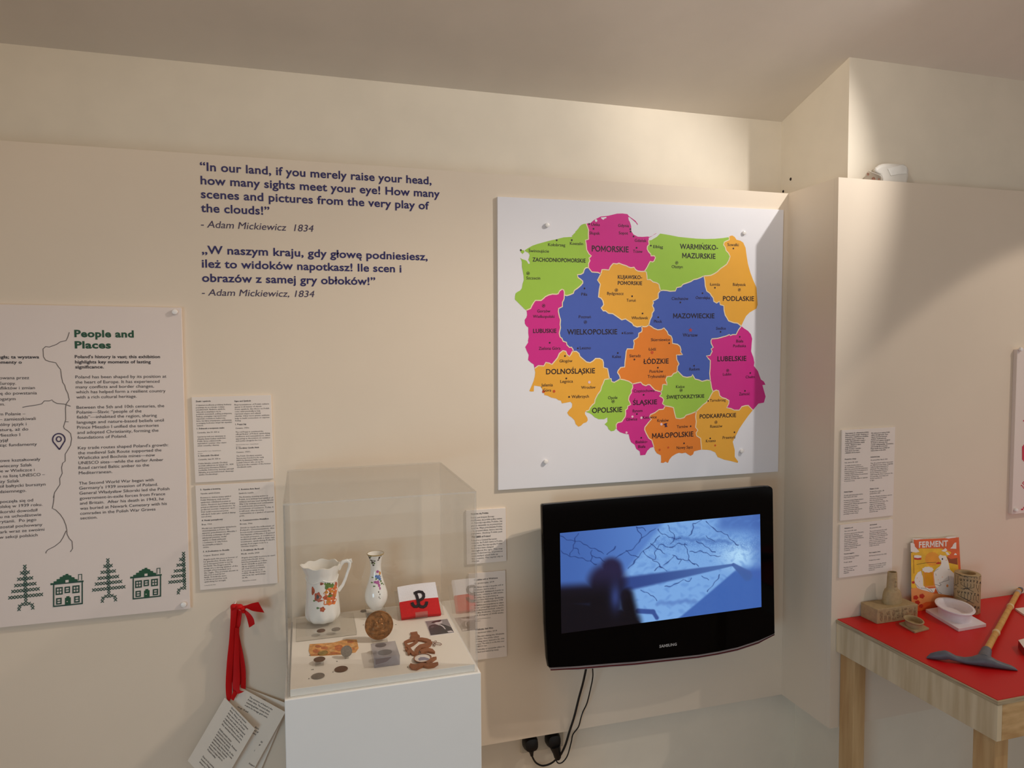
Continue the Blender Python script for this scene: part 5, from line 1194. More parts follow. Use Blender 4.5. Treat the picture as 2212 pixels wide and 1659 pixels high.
# brown cut-out dragon keepsake
m_cut = mat('brown_copper', (150, 92, 56), 0.45, metal=0.25, vary=0.12, scale=60)
dz = ZT+0.0035
dc = onZ(*cp('n', 640, 1200), ZT)
dr = thing('cutout_keepsake', 'brown cut-out keepsake with an oval picture, at the front right of the glass case', 'keepsake', dc)
dm_ = MB()
dn_ = [0]
def dpoly(L):
    dn_[0] += 1; a = zp('n', L, dz+.00006*dn_[0]); dm_.prism(a, [Vector((p.x, p.y, ZT+0.0003+.000001*dn_[0])) for p in a])
def dstroke(L, ws):
    Lq = []; Rq = []; n = len(L)
    for i in range(n):
        a = L[max(i-1, 0)]; b = L[min(i+1, n-1)]; dx, dy = b[0]-a[0], b[1]-a[1]; q = math.hypot(dx, dy); w = ws[i] if isinstance(ws, (list, tuple)) else ws
        nx, ny = -dy/q*w/2, dx/q*w/2
        Lq.append((L[i][0]+nx, L[i][1]+ny)); Rq.append((L[i][0]-nx, L[i][1]-ny))
    for i in range(n-1): dpoly([Lq[i], Rq[i], Rq[i+1], Lq[i+1]])
dpoly([(510, 983), (598, 970), (606, 1003), (634, 1024), (628, 1058), (600, 1075), (530, 1065), (508, 1042), (525, 1020)])
dstroke([(600, 1062), (545, 1072), (490, 1085), (448, 1102), (430, 1108)], [40, 34, 30, 26, 12])
dstroke([(438, 1098), (450, 1130), (475, 1150), (500, 1185), (515, 1215), (545, 1245), (590, 1262)], [26, 26, 24, 34, 40, 42, 30])
dstroke([(445, 1160), (500, 1150), (545, 1128), (575, 1105), (600, 1080)], [26, 26, 24, 26, 30])
dstroke([(600, 1065), (660, 1066), (720, 1078), (770, 1098)], [30, 36, 42, 40])
dstroke([(775, 1092), (755, 1125), (700, 1148), (640, 1160), (605, 1190), (592, 1225), (580, 1262)], [44, 50, 52, 50, 52, 56, 50])
dstroke([(640, 1228), (690, 1208), (740, 1200), (790, 1212), (826, 1232)], [40, 42, 44, 40, 10])
dpoly([(470, 1215), (500, 1200), (520, 1225), (500, 1258), (478, 1250)]); dpoly([(440, 1180), (470, 1180), (480, 1205), (455, 1208)])
dm_.build('upper_cutout', m_cut, dr, fix=False); dm_ = MB()
dstroke([(505, 1392), (540, 1412), (590, 1418), (635, 1398), (680, 1388), (740, 1400), (810, 1392), (866, 1366)], [34, 56, 56, 48, 36, 44, 40, 16])
dstroke([(720, 1372), (770, 1340), (805, 1312), (846, 1296)], [36, 36, 32, 10])
dm_.build('lower_cutout', m_cut, dr, fix=False)
oc = MB(); n = 40
el = lambda k, q, z: onZ(*cp('n', 668+116*q*math.cos(6.2832*k/n), 1308+58*q*math.sin(6.2832*k/n)-8*math.cos(6.2832*k/n)), z)
oc.rings([[el(k, q, z) for k in range(n)] for q, z in ((1.0, dz), (1.0, dz+.002), (.88, dz+.002), (.88, dz))])
oc.build('oval_frame', m_cut, dr)
ov = MB(); ov.poly([el(k, .9, dz+.0006) for k in range(n)], 0)
ov.poly(zp('n', [(610, 1322), (640, 1300), (690, 1298), (740, 1312), (765, 1330), (740, 1345), (700, 1335), (650, 1340), (625, 1345)], dz+.0009), 1)
ov.build('oval_picture', [mat('oval_white', (228, 220, 214), 0.3), mat('oval_grey', (134, 130, 152), 0.3)], dr, fix=False)
co = MB()
for L in ([(782, 1108), (800, 1100), (822, 1122), (806, 1142), (785, 1130)], [(812, 1110), (830, 1090), (848, 1095), (835, 1112), (815, 1122)], [(818, 1122), (850, 1112), (895, 1120), (914, 1136), (890, 1146), (850, 1138), (820, 1126)], [(818, 1124), (805, 1155), (822, 1162), (832, 1140), (822, 1122)]):
    co.tube(zp('n', L, ZT+.0025), .0007, 6)
co.build('cord', mat('rust_cord', (124, 84, 66), 0.7), dr, smooth=True)
# tiny printed numbers on the tray
m_num = mat('number_ink', (70, 60, 54), 0.6)
NUMS = [('1', 'e', 60, 1232), ('2', 'e', 588, 1182), ('4', 'e', 810, 1181), ('5', 'e', 892, 1473), ('6', 'e', 210, 1553), ('7', 'e', 377, 1508), ('8', 'e', 404, 1434), ('9', 'e', 216, 1393), ('10', 'e', 232, 1491)]
nl = thing('number_markers', 'tiny printed catalogue numbers scattered on the white tray in the case', 'numbers', ((CX0+CX1)/2, -0.3, ZT))
for tx, ck, x, y in NUMS:
    P0 = onZ(*cp(ck, x, y), ZT+0.0006); k = letters('printed_number', nl, m_num)
    job(k, tx, flat(P0, Vector((1, 0, 0)), Vector((0, 1, 0))), None, 0.0042, 0.03, 0, 2)

# ------------------------------------------------------------------ red ribbon and hanging booklets
m_rib = mat('red_satin_ribbon', (202, 7, 10), 0.6, vary=0.05, scale=14, spec=0.25)
m_pg = mat('white_booklet_paper', (238, 226, 210), 0.6, vary=0.01, scale=20)
m_bt = mat('booklet_ink', (58, 52, 54), 0.7)
kc = onY(*cp('h', 585, 135), -0.02)
rb = thing('ribbon', 'long red satin ribbon tied in a knot, hanging on the wall left of the plinth', 'ribbon', Vector((kc.x, 0.0, kc.z)))
def band(Lp, Rp, yl, yr, name, th=0.0009):
    mb = MB(); n = len(Lp); ring = []
    # resample smoothly
    def res(P, y):
        out = []
        for i in range(n-1):
            p0, p1, p2, p3 = P[max(i-1, 0)], P[i], P[i+1], P[min(i+2, n-1)]
            for k in range(5):
                t = k/5
                q = [0.5*((2*p1[j])+(p2[j]-p0[j])*t+(2*p0[j]-5*p1[j]+4*p2[j]-p3[j])*t*t+(3*p1[j]-p0[j]-3*p2[j]+p3[j])*t**3) for j in (0, 1)]
                out.append(onY(*cp('h', *q), y[i]*(1-t)+y[i+1]*t))
        out.append(onY(*cp('h', *P[-1]), y[-1])); return out
    A = res(Lp, yl); B = res(Rp, yr)
    for a, b in zip(A, B):
        mid = (a+b)/2+Vector((0, -0.0018, 0))
        ring.append([a, mid, b, b+Vector((0, th, 0)), mid+Vector((0, th, 0)), a+Vector((0, th, 0))])
    mb.rings(ring)
    return mb.build(name, m_rib, rb, smooth=True)
band([(560, 150), (548, 260), (535, 420), (530, 600), (528, 800), (540, 960)], [(622, 175), (612, 290), (596, 360), (618, 500), (650, 660), (662, 800), (658, 910)][:6], [-.012]*6, [-.016, -.018, -.014, -.012, -.014, -.016], 'ribbon_strand')
band([(518, 150), (514, 280), (503, 450), (482, 650), (470, 860), (476, 985), (492, 1030)], [(578, 150), (566, 280), (552, 450), (540, 650), (530, 830), (530, 950), (512, 1020)], [-.022, -.026, -.028, -.030, -.030, -.030, -.030], [-.026, -.022, -.022, -.024, -.022, -.026, -.030], 'ribbon_strand')
band([(560, 330), (552, 480), (545, 640), (540, 800), (535, 890), (560, 945), (590, 958)], [(600, 340), (596, 480), (600, 640), (606, 800), (604, 880), (606, 925), (645, 935)], [-.026, -.024, -.024, -.026, -.030, -.034, -.036], [-.018, -.020, -.022, -.026, -.030, -.034, -.036], 'ribbon_strand')
band([(590, 180), (575, 300), (572, 420), (600, 600), (615, 760), (612, 900)], [(625, 180), (612, 300), (592, 380), (632, 560), (660, 740), (660, 912)], [-.020, -.018, -.016, -.016, -.018, -.022], [-.010, -.010, -.010, -.010, -.012, -.016], 'ribbon_strand')
band([(516, 1000), (530, 965), (548, 925)], [(545, 1022), (565, 985), (585, 950)], [-.032, -.034, -.036], [-.032, -.033, -.034], 'ribbon_fold')
band([(600, 128), (660, 122), (720, 102), (780, 90)], [(612, 150), (670, 150), (730, 175), (836, 190)], [-.034, -.040, -.044, -.046], [-.034, -.036, -.034, -.032], 'ribbon_tail')
band([(640, 180), (665, 230), (680, 280), (692, 332)], [(650, 160), (700, 200), (735, 250), (745, 298)], [-.034, -.038, -.036, -.034], [-.034, -.040, -.042, -.044], 'ribbon_tail')
kn = MB()
for (x, y, a, b_, yy) in ((560, 130, 44, 22, -.024), (600, 135, 34, 26, -.032), (632, 150, 26, 22, -.034), (540, 138, 26, 30, -.02), (640, 178, 18, 16, -.034)):
    c = onY(*cp('h', x, y), yy); s = mpp(c)/CROPS['h'][2]; n = 16; R = []
    for i in range(9):
        f = -math.pi/2+math.pi*i/8
        R.append([c+Vector((a*s*math.cos(f)*math.cos(6.2832*k/n)*(1+.08*math.cos(3*6.2832*k/n)), 0.010*math.sin(f), b_*s*math.cos(f)*math.sin(6.2832*k/n))) for k in range(n)])
    kn.rings(R)
kn.build('knot', m_rib, rb, smooth=True)
c = onY(*cp('h', 560, 128), -0.024)
MB().tube([Vector((c.x, 0.0, c.z+.004)), Vector((c.x, -.02, c.z+.004)), Vector((c.x, -.024, c.z+.008))], 0.0016, 8).build('wall_hook', m_cap, rb, smooth=True)
def booklet(label, A, B, dvec, ys, th, lines, cap):
    """A top left, B top right (crop h), dvec = direction of the left edge; ys: y at A, B, D, C"""
    Dp = (A[0]+dvec[0], A[1]+dvec[1]); Cp = (B[0]+dvec[0], B[1]+dvec[1])
    q = [onY(*cp('h', *A), ys[0]), onY(*cp('h', *B), ys[1]), onY(*cp('h', *Cp), ys[3]), onY(*cp('h', *Dp), ys[2])]
    nn = (q[1]-q[0]).cross(q[3]-q[0]).normalized()
    if nn.y > 0: nn = -nn
    t = thing('hanging_booklet', label, 'booklet', q[0], 'booklets on the red ribbon')
    MB().prism(q, [p-nn*th for p in q]).build('cover', m_pg, t, bevel=0.0003)
    f2 = [p+nn*0.0005 for p in q]
    for u0, u1, v0, pitch, rows in lines:
        k = letters('paragraph', t, m_bt)
        for i, tx in enumerate(rows):
            P0 = bil(f2, u0, v0+i*pitch); P1 = bil(f2, u1, v0+i*pitch); d = (P1-P0); L = d.length; d.normalize()
            y = -(bil(f2, u0, v0+.01)-bil(f2, u0, v0)).normalized()
            w = L if 0.74*cap*len(tx) > L else None
            job(k, tx, flat(P0, d, y), w, cap, 0.012, 0, 2)
    hc = bil(f2, .09, .06) 
    return t
booklet('lowest white booklet at the front of the three on the red ribbon', (462, 992), (748, 1290), (-352, 600), (-.036, -.050, -.040, -.050), 0.0022,
        [(.255, .86, .040, .0430, ['Since France are known', 'Arts. Many of the noblest', 'they were made in Poland', 'Arts and craft as developed', 'represented in their style.', 'Poland and Brynus, and are', 'the earliest inheritance.']),
         (.27, .88, .375, .0400, ['Polish people enjoy', 'historic costumes, Poland', 'and traditional, family', 'traditions in Poland. In the', 'following dances also use', 'about a theme. Festivals', 'and other traditions in', 'Poland is kept alive in', 'Poland today.']),
         (.255, .80, .81, .042, ['Due to its central', 'location Poland was', 'always in between'])], 0.0042)
booklet('white booklet about currency, just behind the lowest one on the red ribbon', (590, 885), (1036, 1130), (-352, 640), (-.020, -.028, -.022, -.028), 0.0022,
        [(.275, .89, .062, .0405, ['The currency of Poland is the', 'Polish z\u0142oty. The word z\u0142oty,', 'meaning golden, comes from', 'a term for foreign gold coins.']),
         (.168, .50, .245, .04, ['we go 10 and']), (.64, .80, .37, .04, ['Euro', 'and gr', 'coins']), (.859, .93, .50, .04, ['50', 'gr']), (.836, .90, .64, .04, ['1']), (.863, .98, .82, .04, ['Poland'])], 0.0042)
booklet('rearmost white booklet of the three on the red ribbon, mostly hidden', (640, 892), (1064, 1054), (-300, 720), (-.008, -.012, -.008, -.010), 0.0016, [(.4, .75, .06, .06, ['a country'])], 0.003)

# ------------------------------------------------------------------ table
TZ = 0.76
m_ply = mat('pale_plywood', (226, 206, 172), 0.6, scale=22, col2=(200, 176, 138), stretch=(0.35, 1.6, 0.12))
m_plyf = mat('warm_plywood', (218, 180, 128), 0.6, scale=14, col2=(190, 148, 96), stretch=(1, 1, 4))
m_edgep = mat('plywood_edge', (176, 156, 124), 0.7, vary=0.25, scale=60, stretch=(0.2, 0.2, 6))
m_leg = mat('pine_leg', (212, 176, 126), 0.6, scale=10, col2=(188, 146, 96), stretch=(3, 3, 0.3))
m_rtop = mat('red_laminate', (206, 8, 8), 0.42, vary=0.02, scale=5, spec=0.3)
TX0, TX1, TYB, TYF = 1.652, 3.25, -0.2415, -0.800
zb = onY(2154, 1604, TYF).z
tb = thing('table', 'plywood table with a red top in front of the pier', 'table', ((TX0+TX1)/2, (TYB+TYF)/2, 0.0))
MB().box(TX0+.004, TX1-.004, TYF+.004, TYB-.002, TZ-.0015, TZ).build('red_top', m_rtop, tb)['label'] = 'red laminate surface'
MB().box(TX0, TX1, TYF, TYB, TZ-.0135, TZ-.0016).build('top_panel', m_edgep, tb, bevel=.001)
MB().box(TX0+.002, TX0+.018, TYF+.002, TYB, zb, TZ-.0136).build('side_apron', m_ply, tb, bevel=.001)
MB().box(TX1-.018, TX1-.002, TYF+.002, TYB, zb, TZ-.0136).build('side_apron', m_ply, tb, bevel=.001)
MB().box(TX0+.0185, TX1-.0185, TYF+.002, TYF+.018, zb, TZ-.0136).build('front_apron', m_plyf, tb, bevel=.001)
for (a, b) in ((TX0+.0185, TYB-.063), (TX0+.0185, TYF+.0185), (TX1-.064, TYB-.063), (TX1-.064, TYF+.0185)):
    MB().box(a, a+.045, b, b+.062, 0.0, TZ-.0136).build('leg', m_leg, tb, bevel=.002)

# block model with a bust-like chimney
m_pla = mat('tan_printed_plastic', (172, 148, 108), 0.6, vary=0.08, scale=90, bump=0.25)
m_plad = mat('dark_paint_wash', (92, 68, 44), 0.7, vary=0.2, scale=120)
q = [onZ(1894.8, 1348.4, TZ), onZ(1974.4, 1331, TZ), onZ(1871.3, 1338.5, TZ)]
mx0, mx1, myf = q[0].x, q[1].x-0.004, q[0].y
mzt = onY(1894.8, 1317.2, myf).z; myb = TYB-0.004
mdl = thing('printed_lamp_model', 'tan model with a hollow chimney on an oblong base, left on the red table', 'model', ((mx0+mx1)/2, (myf+myb)/2, TZ))
MB().box(mx0, mx1, myf, myb, TZ, mzt).build('base_block', m_pla, mdl, bevel=.0015)
lt_ = MB(); s = (mx1-mx0)
def rblob(u, v, ru, rv, d=.0016):
    n = 14; R = []
    for q, dd in ((1.0, 0.0), (.85, .7), (.4, 1.0)):
        R.append([Vector((mx0+s*(u+ru*q*math.cos(6.2832*k/n)*(1+.15*math.sin(3*k+u*40))), myf+.0003-d*dd, TZ+(mzt-TZ)*(v+rv*q*math.sin(6.2832*k/n)*(1+.12*math.cos(2*k+u*25))))) for k in range(n)])
    lt_.rings(R)
for a in ((.10, .50, .045, .36), (.08, .82, .05, .08), (.20, .36, .035, .28), (.27, .70, .05, .16), (.30, .34, .035, .24), (.40, .62, .04, .26), (.41, .24, .05, .12), (.50, .74, .07, .10), (.52, .40, .045, .22), (.62, .55, .03, .34), (.70, .80, .06, .08), (.72, .34, .04, .24), (.82, .68, .055, .20), (.84, .28, .06, .16), (.93, .55, .035, .34)):
    rblob(*a)
lt_.build('relief_panel', mat('worn_tan_relief', (152, 126, 90), 0.65, vary=0.3, scale=200), mdl)
cc = onZ(1919.5, 1299, mzt); sc = mpp(cc)/CROPS['g'][2]
cc = Vector((cc.x, min(cc.y, myb-0.034), mzt)); n = 40
prof = [(245, 0), (250, 40), (246, 110), (235, 190), (215, 260), (178, 310), (142, 345), (130, 380), (126, 500), (120, 640), (114, 730), (112, 742), (96, 742), (94, 700), (90, 500)]
R = []
for r, h in prof:
    ring = []
    for k in range(n):
        a = 6.28319*k/n; rr = r*sc
        if h < 330: rr *= 1+0.06*math.cos(3*a+.6)
        ring.append(cc+Vector((rr*math.cos(a), rr*.62*math.sin(a) if h < 300 else rr*.75*math.sin(a), h*sc)))
    R.append(ring)
MB().rings(R).build('chimney', m_pla, mdl, smooth=True)
fc = MB()
for dx, dz, rx, rz_ in ((10, 340, 60, 70), (30, 250, 80, 40), (10, 450, 34, 60), (20, 540, 26, 30), (60, 190, 60, 30), (0, 620, 50, 14)):
    c = cc+Vector((dx*sc, -118*sc*.75, dz*sc)); ring = []
    for qf, d in ((1, 0.0), (.7, -.003), (.1, -.0045)): ring.append([c+Vector((rx*sc*qf*math.cos(6.2832*k/16), d, rz_*sc*qf*math.sin(6.2832*k/16))) for k in range(16)])
    fc.rings(ring)
fc.build('carved_ornament', m_pla, mdl, smooth=True)

# oval dishes on slabs
def dish(name, label, L, Fp, Rp, hs, bowl, m, grp=None):
    l, f, r = onZ(*L, TZ), onZ(*Fp, TZ), onZ(*Rp, TZ); bk = l+r-f
    lim = -0.278
    dy = max(0, max(l.y, bk.y)-lim)
    l, f, r, bk = [Vector((p.x, p.y-dy, p.z)) for p in (l, f, r, bk)]
    t = thing(name, label, 'dish', (l+f+r+bk)/4, grp)
    up = Vector((0, 0, 1))
    MB().prism([p+up*hs for p in (l, f, r, bk)], [l, f, r, bk]).build('slab', m, t, bevel=.001)
    cx, cy, hb, ra, rb_ = bowl      # centre in slab coordinates, height, radii along the slab's long/short edge
    e1 = (f-l); e2 = (r-f); L1, L2 = e1.length, e2.length; e1.normalize(); e2.normalize()
    c = l+e1*(L1*cx)+e2*(L2*cy)+up*hs
    n = 44; R = []
    for q, h in ((.83, 0), (.84, hb*.55), (.87, hb*.72), (.975, hb*.86), (1.0, hb*.94), (.985, hb), (.87, hb), (.84, hb*.94), (.81, hb*.5), (.78, hb*.2)):
        R.append([c+e1*(ra*q*math.cos(6.2832*k/n))+e2*(rb_*q*math.sin(6.2832*k/n))+up*h for k in range(n)])
    MB().rings(R).build('bowl', m, t, smooth=True)
    return t
m_wpla = mat('white_printed_plastic', (236, 228, 232), 0.5, vary=0.02, scale=60, bump=0.1)
dish('oval_dish', 'large white oval dish on a white slab in front of the orange magazine', (1981, 1314.6), (2049.6, 1355.9), (2109, 1345.6), .0105, (.48, .50, .034, .076, .0585), m_wpla, None)
dish('oval_dish', 'small tan oval dish on a tan slab between the model and the white dish', (1942, 1349), (1976.3, 1368.5), (2007, 1360.5), .006, (.50, .48, .019, .038, .030), m_pla, None)

# magazine leaning on the panel
mq = [onY(1968, 1164, TYB+0.0005), onY(2065.3, 1159, TYB+0.0005)]
yb = -0.268
mq += [onZ(2076, 1303, TZ+.0005), onZ(1973.5, 1316.5, TZ+.0005)]
mq[2].y = mq[3].y = yb
mq[3] = Vector((mq[0].x+.004, yb, TZ+.0005)); mq[2] = Vector((mq[1].x+.006, yb, TZ+.0005))
mq[0].y = mq[1].y = TYB-0.010
mn = (mq[1]-mq[0]).cross(mq[3]-mq[0]).normalized()
if mn.y > 0: mn = -mn
mq[2] = mq[2]-mn*(mq[2]-mq[0]).dot(mn)
mag = thing('magazine', 'orange magazine with a white eagle holding a beer mug, leaning on the pier panel', 'magazine', (mq[2]+mq[3])/2)
MB().prism(mq, [p-mn*.006 for p in mq]).build('pages', mat('page_edges', (236, 226, 212), 0.6, vary=0.08, scale=200), mag)
MC = [mat('cover_orange', (228, 98, 40), 0.35, vary=0.08, scale=30), mat('cover_yellow', (240, 186, 44), 0.35, vary=0.1, scale=30), mat('cover_white', (240, 230, 220), 0.4, vary=0.02), mat('cover_sun', (240, 158, 42), 0.35),
      mat('cover_beer', (224, 150, 18), 0.35), mat('cover_red', (196, 48, 26), 0.35), mat('cover_brown', (150, 70, 30), 0.4), mat('cover_line', (60, 48, 46), 0.5), mat('cover_peach', (238, 150, 84), 0.4)]
mo = MB()
def mpx(x, y, lay): return onP(*cp('f', x, y), mq[0]+mn*(.0004+.00010*lay), mn)
def mpoly(L, mi, lay): mo.poly([mpx(x, y, lay) for x, y in L], mi)
def ell(x, y, rx, ry, mi, lay, n=22, wob=0.0, lob=7): mpoly([(x+rx*(1+wob*math.cos(lob*6.2832*k/n))*math.cos(6.2832*k/n), y+ry*(1+wob*math.cos(lob*6.2832*k/n))*math.sin(6.2832*k/n)) for k in range(n)], mi, lay)
mo.poly([p+mn*.0003 for p in mq], 0)
mpoly([(148, 455), (300, 370), (700, 372), (850, 430), (985, 560), (990, 650), (1010, 840), (940, 1000), (300, 1090), (155, 1080)], 1, 0)
mpoly([(152, 1090), (330, 1060), (560, 1180), (700, 1170), (930, 1230), (930, 1290), (420, 1330), (240, 1420), (160, 1400)], 8, 1)
ell(530, 560, 130, 125, 3, 1, 32, .05, 16)
mpoly([(790, 520), (975, 480), (985, 665), (830, 630)], 6, 1); mpoly([(790, 520), (900, 430), (970, 480), (985, 540), (860, 560)], 0, 2)
mpoly([(150, 195), (240, 218), (330, 205), (430, 190), (380, 200), (300, 190), (160, 193)], 2, 3)
mpoly([(755, 185), (800, 162), (870, 158), (950, 158), (950, 178), (880, 185), (820, 195)], 2, 3)
mpoly([(140, 272), (175, 268), (210, 290), (220, 340), (255, 375), (300, 430), (240, 445), (145, 430)], 2, 3)
mpoly([(960, 262), (930, 270), (905, 300), (890, 335), (850, 372), (960, 378)], 2, 3)
mpoly([(690, 410), (735, 390), (765, 362), (800, 400), (760, 432), (720, 425)], 2, 3); mpoly([(765, 430), (810, 440), (845, 490), (790, 485)], 2, 3); mpoly([(915, 488), (940, 452), (968, 470), (968, 490)], 2, 3)
mpoly([(200, 500), (260, 490), (335, 502), (335, 535), (270, 545), (205, 535)], 2, 4); mpoly([(205, 535), (270, 545), (335, 535), (330, 572), (265, 575), (208, 568)], 5, 4)
mpoly([(192, 490), (199, 490), (206, 820), (199, 820)], 6, 4)
# eagle: body, neck and head, wing arm
mpoly([(640, 520), (670, 482), (720, 500), (770, 500), (790, 545), (815, 600), (832, 680), (842, 745), (900, 800), (955, 850), (950, 960), (935, 1230), (640, 1180), (600, 1100), (575, 1010), (555, 880), (560, 790), (610, 730), (665, 690), (690, 650), (690, 600), (660, 560)], 2, 5)
mpoly([(330, 770), (270, 800), (225, 870), (208, 940), (225, 1010), (265, 1080), (340, 1110), (520, 1160), (560, 1160), (590, 1080), (470, 1090), (370, 1040), (365, 900), (345, 830)], 2, 5)
mpoly([(598, 632), (640, 612), (690, 622), (690, 640), (650, 652), (605, 650)], 5, 6); ell(712, 560, 13, 18, 7, 6, 14)
for L in ([(560, 1010), (670, 1040), (690, 1020), (655, 990), (830, 935), (815, 860)], [(600, 1060), (640, 1150), (700, 1180)], [(500, 1100), (550, 1160)], [(320, 1080), (420, 1090), (520, 1160)], [(560, 790), (600, 760), (640, 735)], [(810, 745), (842, 752)], [(225, 1000), (300, 1080)], [(250, 660), (400, 630), (600, 620)], [(600, 860), (590, 820)], [(335, 770), (350, 850)]):
    P = [mpx(x, y, 7) for x, y in L]
    for i in range(len(P)-1):
        d = (P[i+1]-P[i]).normalized(); nn = mn.cross(d)*.0005; mo.add([P[i]+nn, P[i]-nn, P[i+1]-nn, P[i+1]+nn], [[0, 1, 2, 3]], 7)
ell(800, 1040, 20, 26, 8, 6, 14); ell(635, 935, 8, 5, 8, 6, 8); ell(710, 885, 10, 5, 8, 6, 8); ell(780, 580, 8, 10, 8, 6, 8); ell(260, 900, 6, 9, 8, 6, 8); ell(300, 960, 8, 6, 8, 6, 8)
mpoly([(372, 800), (550, 790), (580, 1060), (400, 1075)], 8, 7); mpoly([(385, 810), (535, 802), (556, 1030), (408, 1045)], 4, 8)
ell(450, 750, 100, 52, 2, 8, 28, .08, 9)
for x, y, r in ((235, 1250, 44), (345, 1225, 46), (265, 1340, 44), (330, 1400, 36), (215, 990, 0), (190, 980, 26)):
    if r: ell(x, y, r, r*.9, 5, 6, 18, .12, 5)
mo.build('cover_art', MC, mag, fix=False)
k = letters('masthead', mag, MC[2], 'cream masthead lettering')
a0, a1 = mpx(290, 355, 5), mpx(810, 328, 5)
mup = mn.cross((a1-a0).normalized()).normalized()
if mup.z < 0: mup = -mup
job(k, 'FERMENT', flat(a0, (a1-a0).normalized(), mup), (a1-a0).length, 100/CROPS['f'][2]*mpp(a0), 0.035, 0, 3)

# cylinder with circuit drawing and letters
uc = onZ(2088, 1319.5, TZ); us = mpp(uc)/CROPS['u'][2]; ur = 205*us
uc.y = min(uc.y, TYB-ur-.03)
uh = 660*us/0.95
cy = thing('cipher_cup', 'tan cylinder cup with black wiring lines and letters, right of the magazine', 'cup', uc)
MB().lathe(uc, [(ur*.97, 0), (ur, .002), (ur, uh-.006), (ur*.97, uh-.001), (ur*.93, uh), (ur*.62, uh), (ur*.58, uh-.004), (ur*.55, uh-.05)], 48).build('cup_body', m_pla, cy, smooth=True)
m_wire = mat('black_paint', (34, 28, 26), 0.6)
wl = MB(); CPH = math.atan2(uc.x-EYE.x, uc.y-EYE.y)     # the painted side is turned to the room
def cyl(x, y, off=.0004):
    a0 = math.asin(max(-.985, min(.985, (x-316)/205.0))); a = a0-CPH
    h = (860-y)*us/.95+ur*.36*math.cos(a0)*.9-.004
    return uc+Vector(((ur+off)*math.sin(a), -(ur+off)*math.cos(a), max(.001, min(uh-.002, h))))
def wire(L, w=.0011):
    P = []
    for i in range(len(L)-1):
        for j in range(4): 
            t = j/4; P.append(cyl(L[i][0]*(1-t)+L[i+1][0]*t, L[i][1]*(1-t)+L[i+1][1]*t))
    P.append(cyl(*L[-1]))
    for i in range(len(P)-1):
        d = (P[i+1]-P[i]).normalized(); rad = Vector((P[i].x-uc.x, P[i].y-uc.y, 0)).normalized(); nn = rad.cross(d)*w/2
        wl.add([P[i]+nn, P[i]-nn, P[i+1]-nn, P[i+1]+nn], [[0, 1, 2, 3]])
for L in ([(130, 190), (215, 220), (220, 255), (320, 270), (320, 285)], [(190, 245), (235, 260)], [(272, 275), (272, 212), (418, 212), (418, 275)], [(372, 270), (372, 240), (455, 240), (455, 270)], [(495, 275), (495, 210), (520, 195)], [(140, 240), (140, 400)], [(175, 260), (175, 400)],
          [(222, 365), (222, 400), (300, 455), (410, 500)], [(272, 365), (272, 420), (350, 470)], [(318, 365), (318, 430), (310, 480)], [(368, 365), (368, 425), (270, 480)], [(415, 365), (415, 425), (330, 462), (225, 470)], [(300, 450), (250, 490)], [(450, 365), (450, 410), (485, 490)], [(485, 365), (485, 420), (470, 460)], [(120, 410), (185, 450)], [(185, 395), (120, 440)], [(505, 330), (505, 480)],
          [(185, 560), (185, 600), (300, 640), (405, 690)], [(230, 560), (230, 620), (420, 695)], [(280, 560), (280, 640), (350, 665)], [(325, 560), (325, 660)], [(372, 560), (372, 640), (310, 690)], [(415, 560), (415, 640)], [(450, 560), (450, 630), (490, 670)], [(485, 560), (485, 620)], [(120, 560), (120, 620), (280, 660)],
          [(350, 740), (350, 840)], [(395, 740), (395, 850)], [(430, 740), (440, 855)], [(470, 740), (470, 845)]):
    wire(L)
wire([(108, 300), (108, 420)]); wire([(120, 500), (160, 480)])
wl.build('wiring_lines', m_wire, cy, fix=False)
k = letters('painted_letters', cy, m_wire)
for y, row, x0 in ((340, 'UVWXYZA', 205), (555, 'UVWXYZAB', 175), (770, 'UVWXYZ', 330)):
    for i, ch in enumerate(row):
        xx = x0+i*48
        if xx > 500: continue
        job(k, ch, (lambda xx, y: (lambda a, b: cyl(xx+a/us, y-b/us, .0005)))(xx, y), 30*us, 36*us, 0.03, 0, 2)

# pickaxe
m_grey = mat('dark_grey_printed_plastic', (94, 96, 104), 0.5, vary=0.08, scale=80, bump=0.15)
m_bam = mat('bamboo', (216, 168, 84), 0.5, scale=18, col2=(196, 140, 58), stretch=(6, 1, 1))
m_tape = mat('pale_grey_tape', (176, 166, 164), 0.6)
hz = TZ+0.012
ha = onZ(*cp('w', 1432, 1270), TZ+.020); hb = onZ(*cp('w', 1762, 660), TZ+.012)
pk = thing('pickaxe', 'small model pickaxe with a grey head and bamboo handle lying across the red table', 'pickaxe', Vector((ha.x, ha.y, TZ)))
d = (hb-ha); NN = 24; pth = []; rad = []
for i in range(NN+1):
    t = i/NN; pth.append(ha+d*t); r = .0088*(1-t)+.0080*t
    rad.append(r)
def hr(t0, w, k): return [(ha+d*(t0+w*j/4), r) for j, r in enumerate((.0086, .0086*k, .0086*k, .0086*k, .0086))]
MB().tube(pth, rad, 16).build('handle', m_bam, pk, smooth=True)
for t0, w in ((.255, .022), (.66, .018)):
    P = hr(t0, w, 1.22); MB().tube([p for p, r in P], [r for p, r in P], 16).build('bamboo_node', mat('pale_node', (222, 196, 146), 0.6), pk, smooth=True)
P = hr(.90, .035, 1.1); MB().tube([p for p, r in P], [r for p, r in P], 16).build('tape_band', m_tape, pk, smooth=True)
MB().tube([hb-d*.035, hb+d*.02, hb+d*.05], [.0105, .0105, .006], 16).build('end_cap', m_grey, pk, smooth=True)
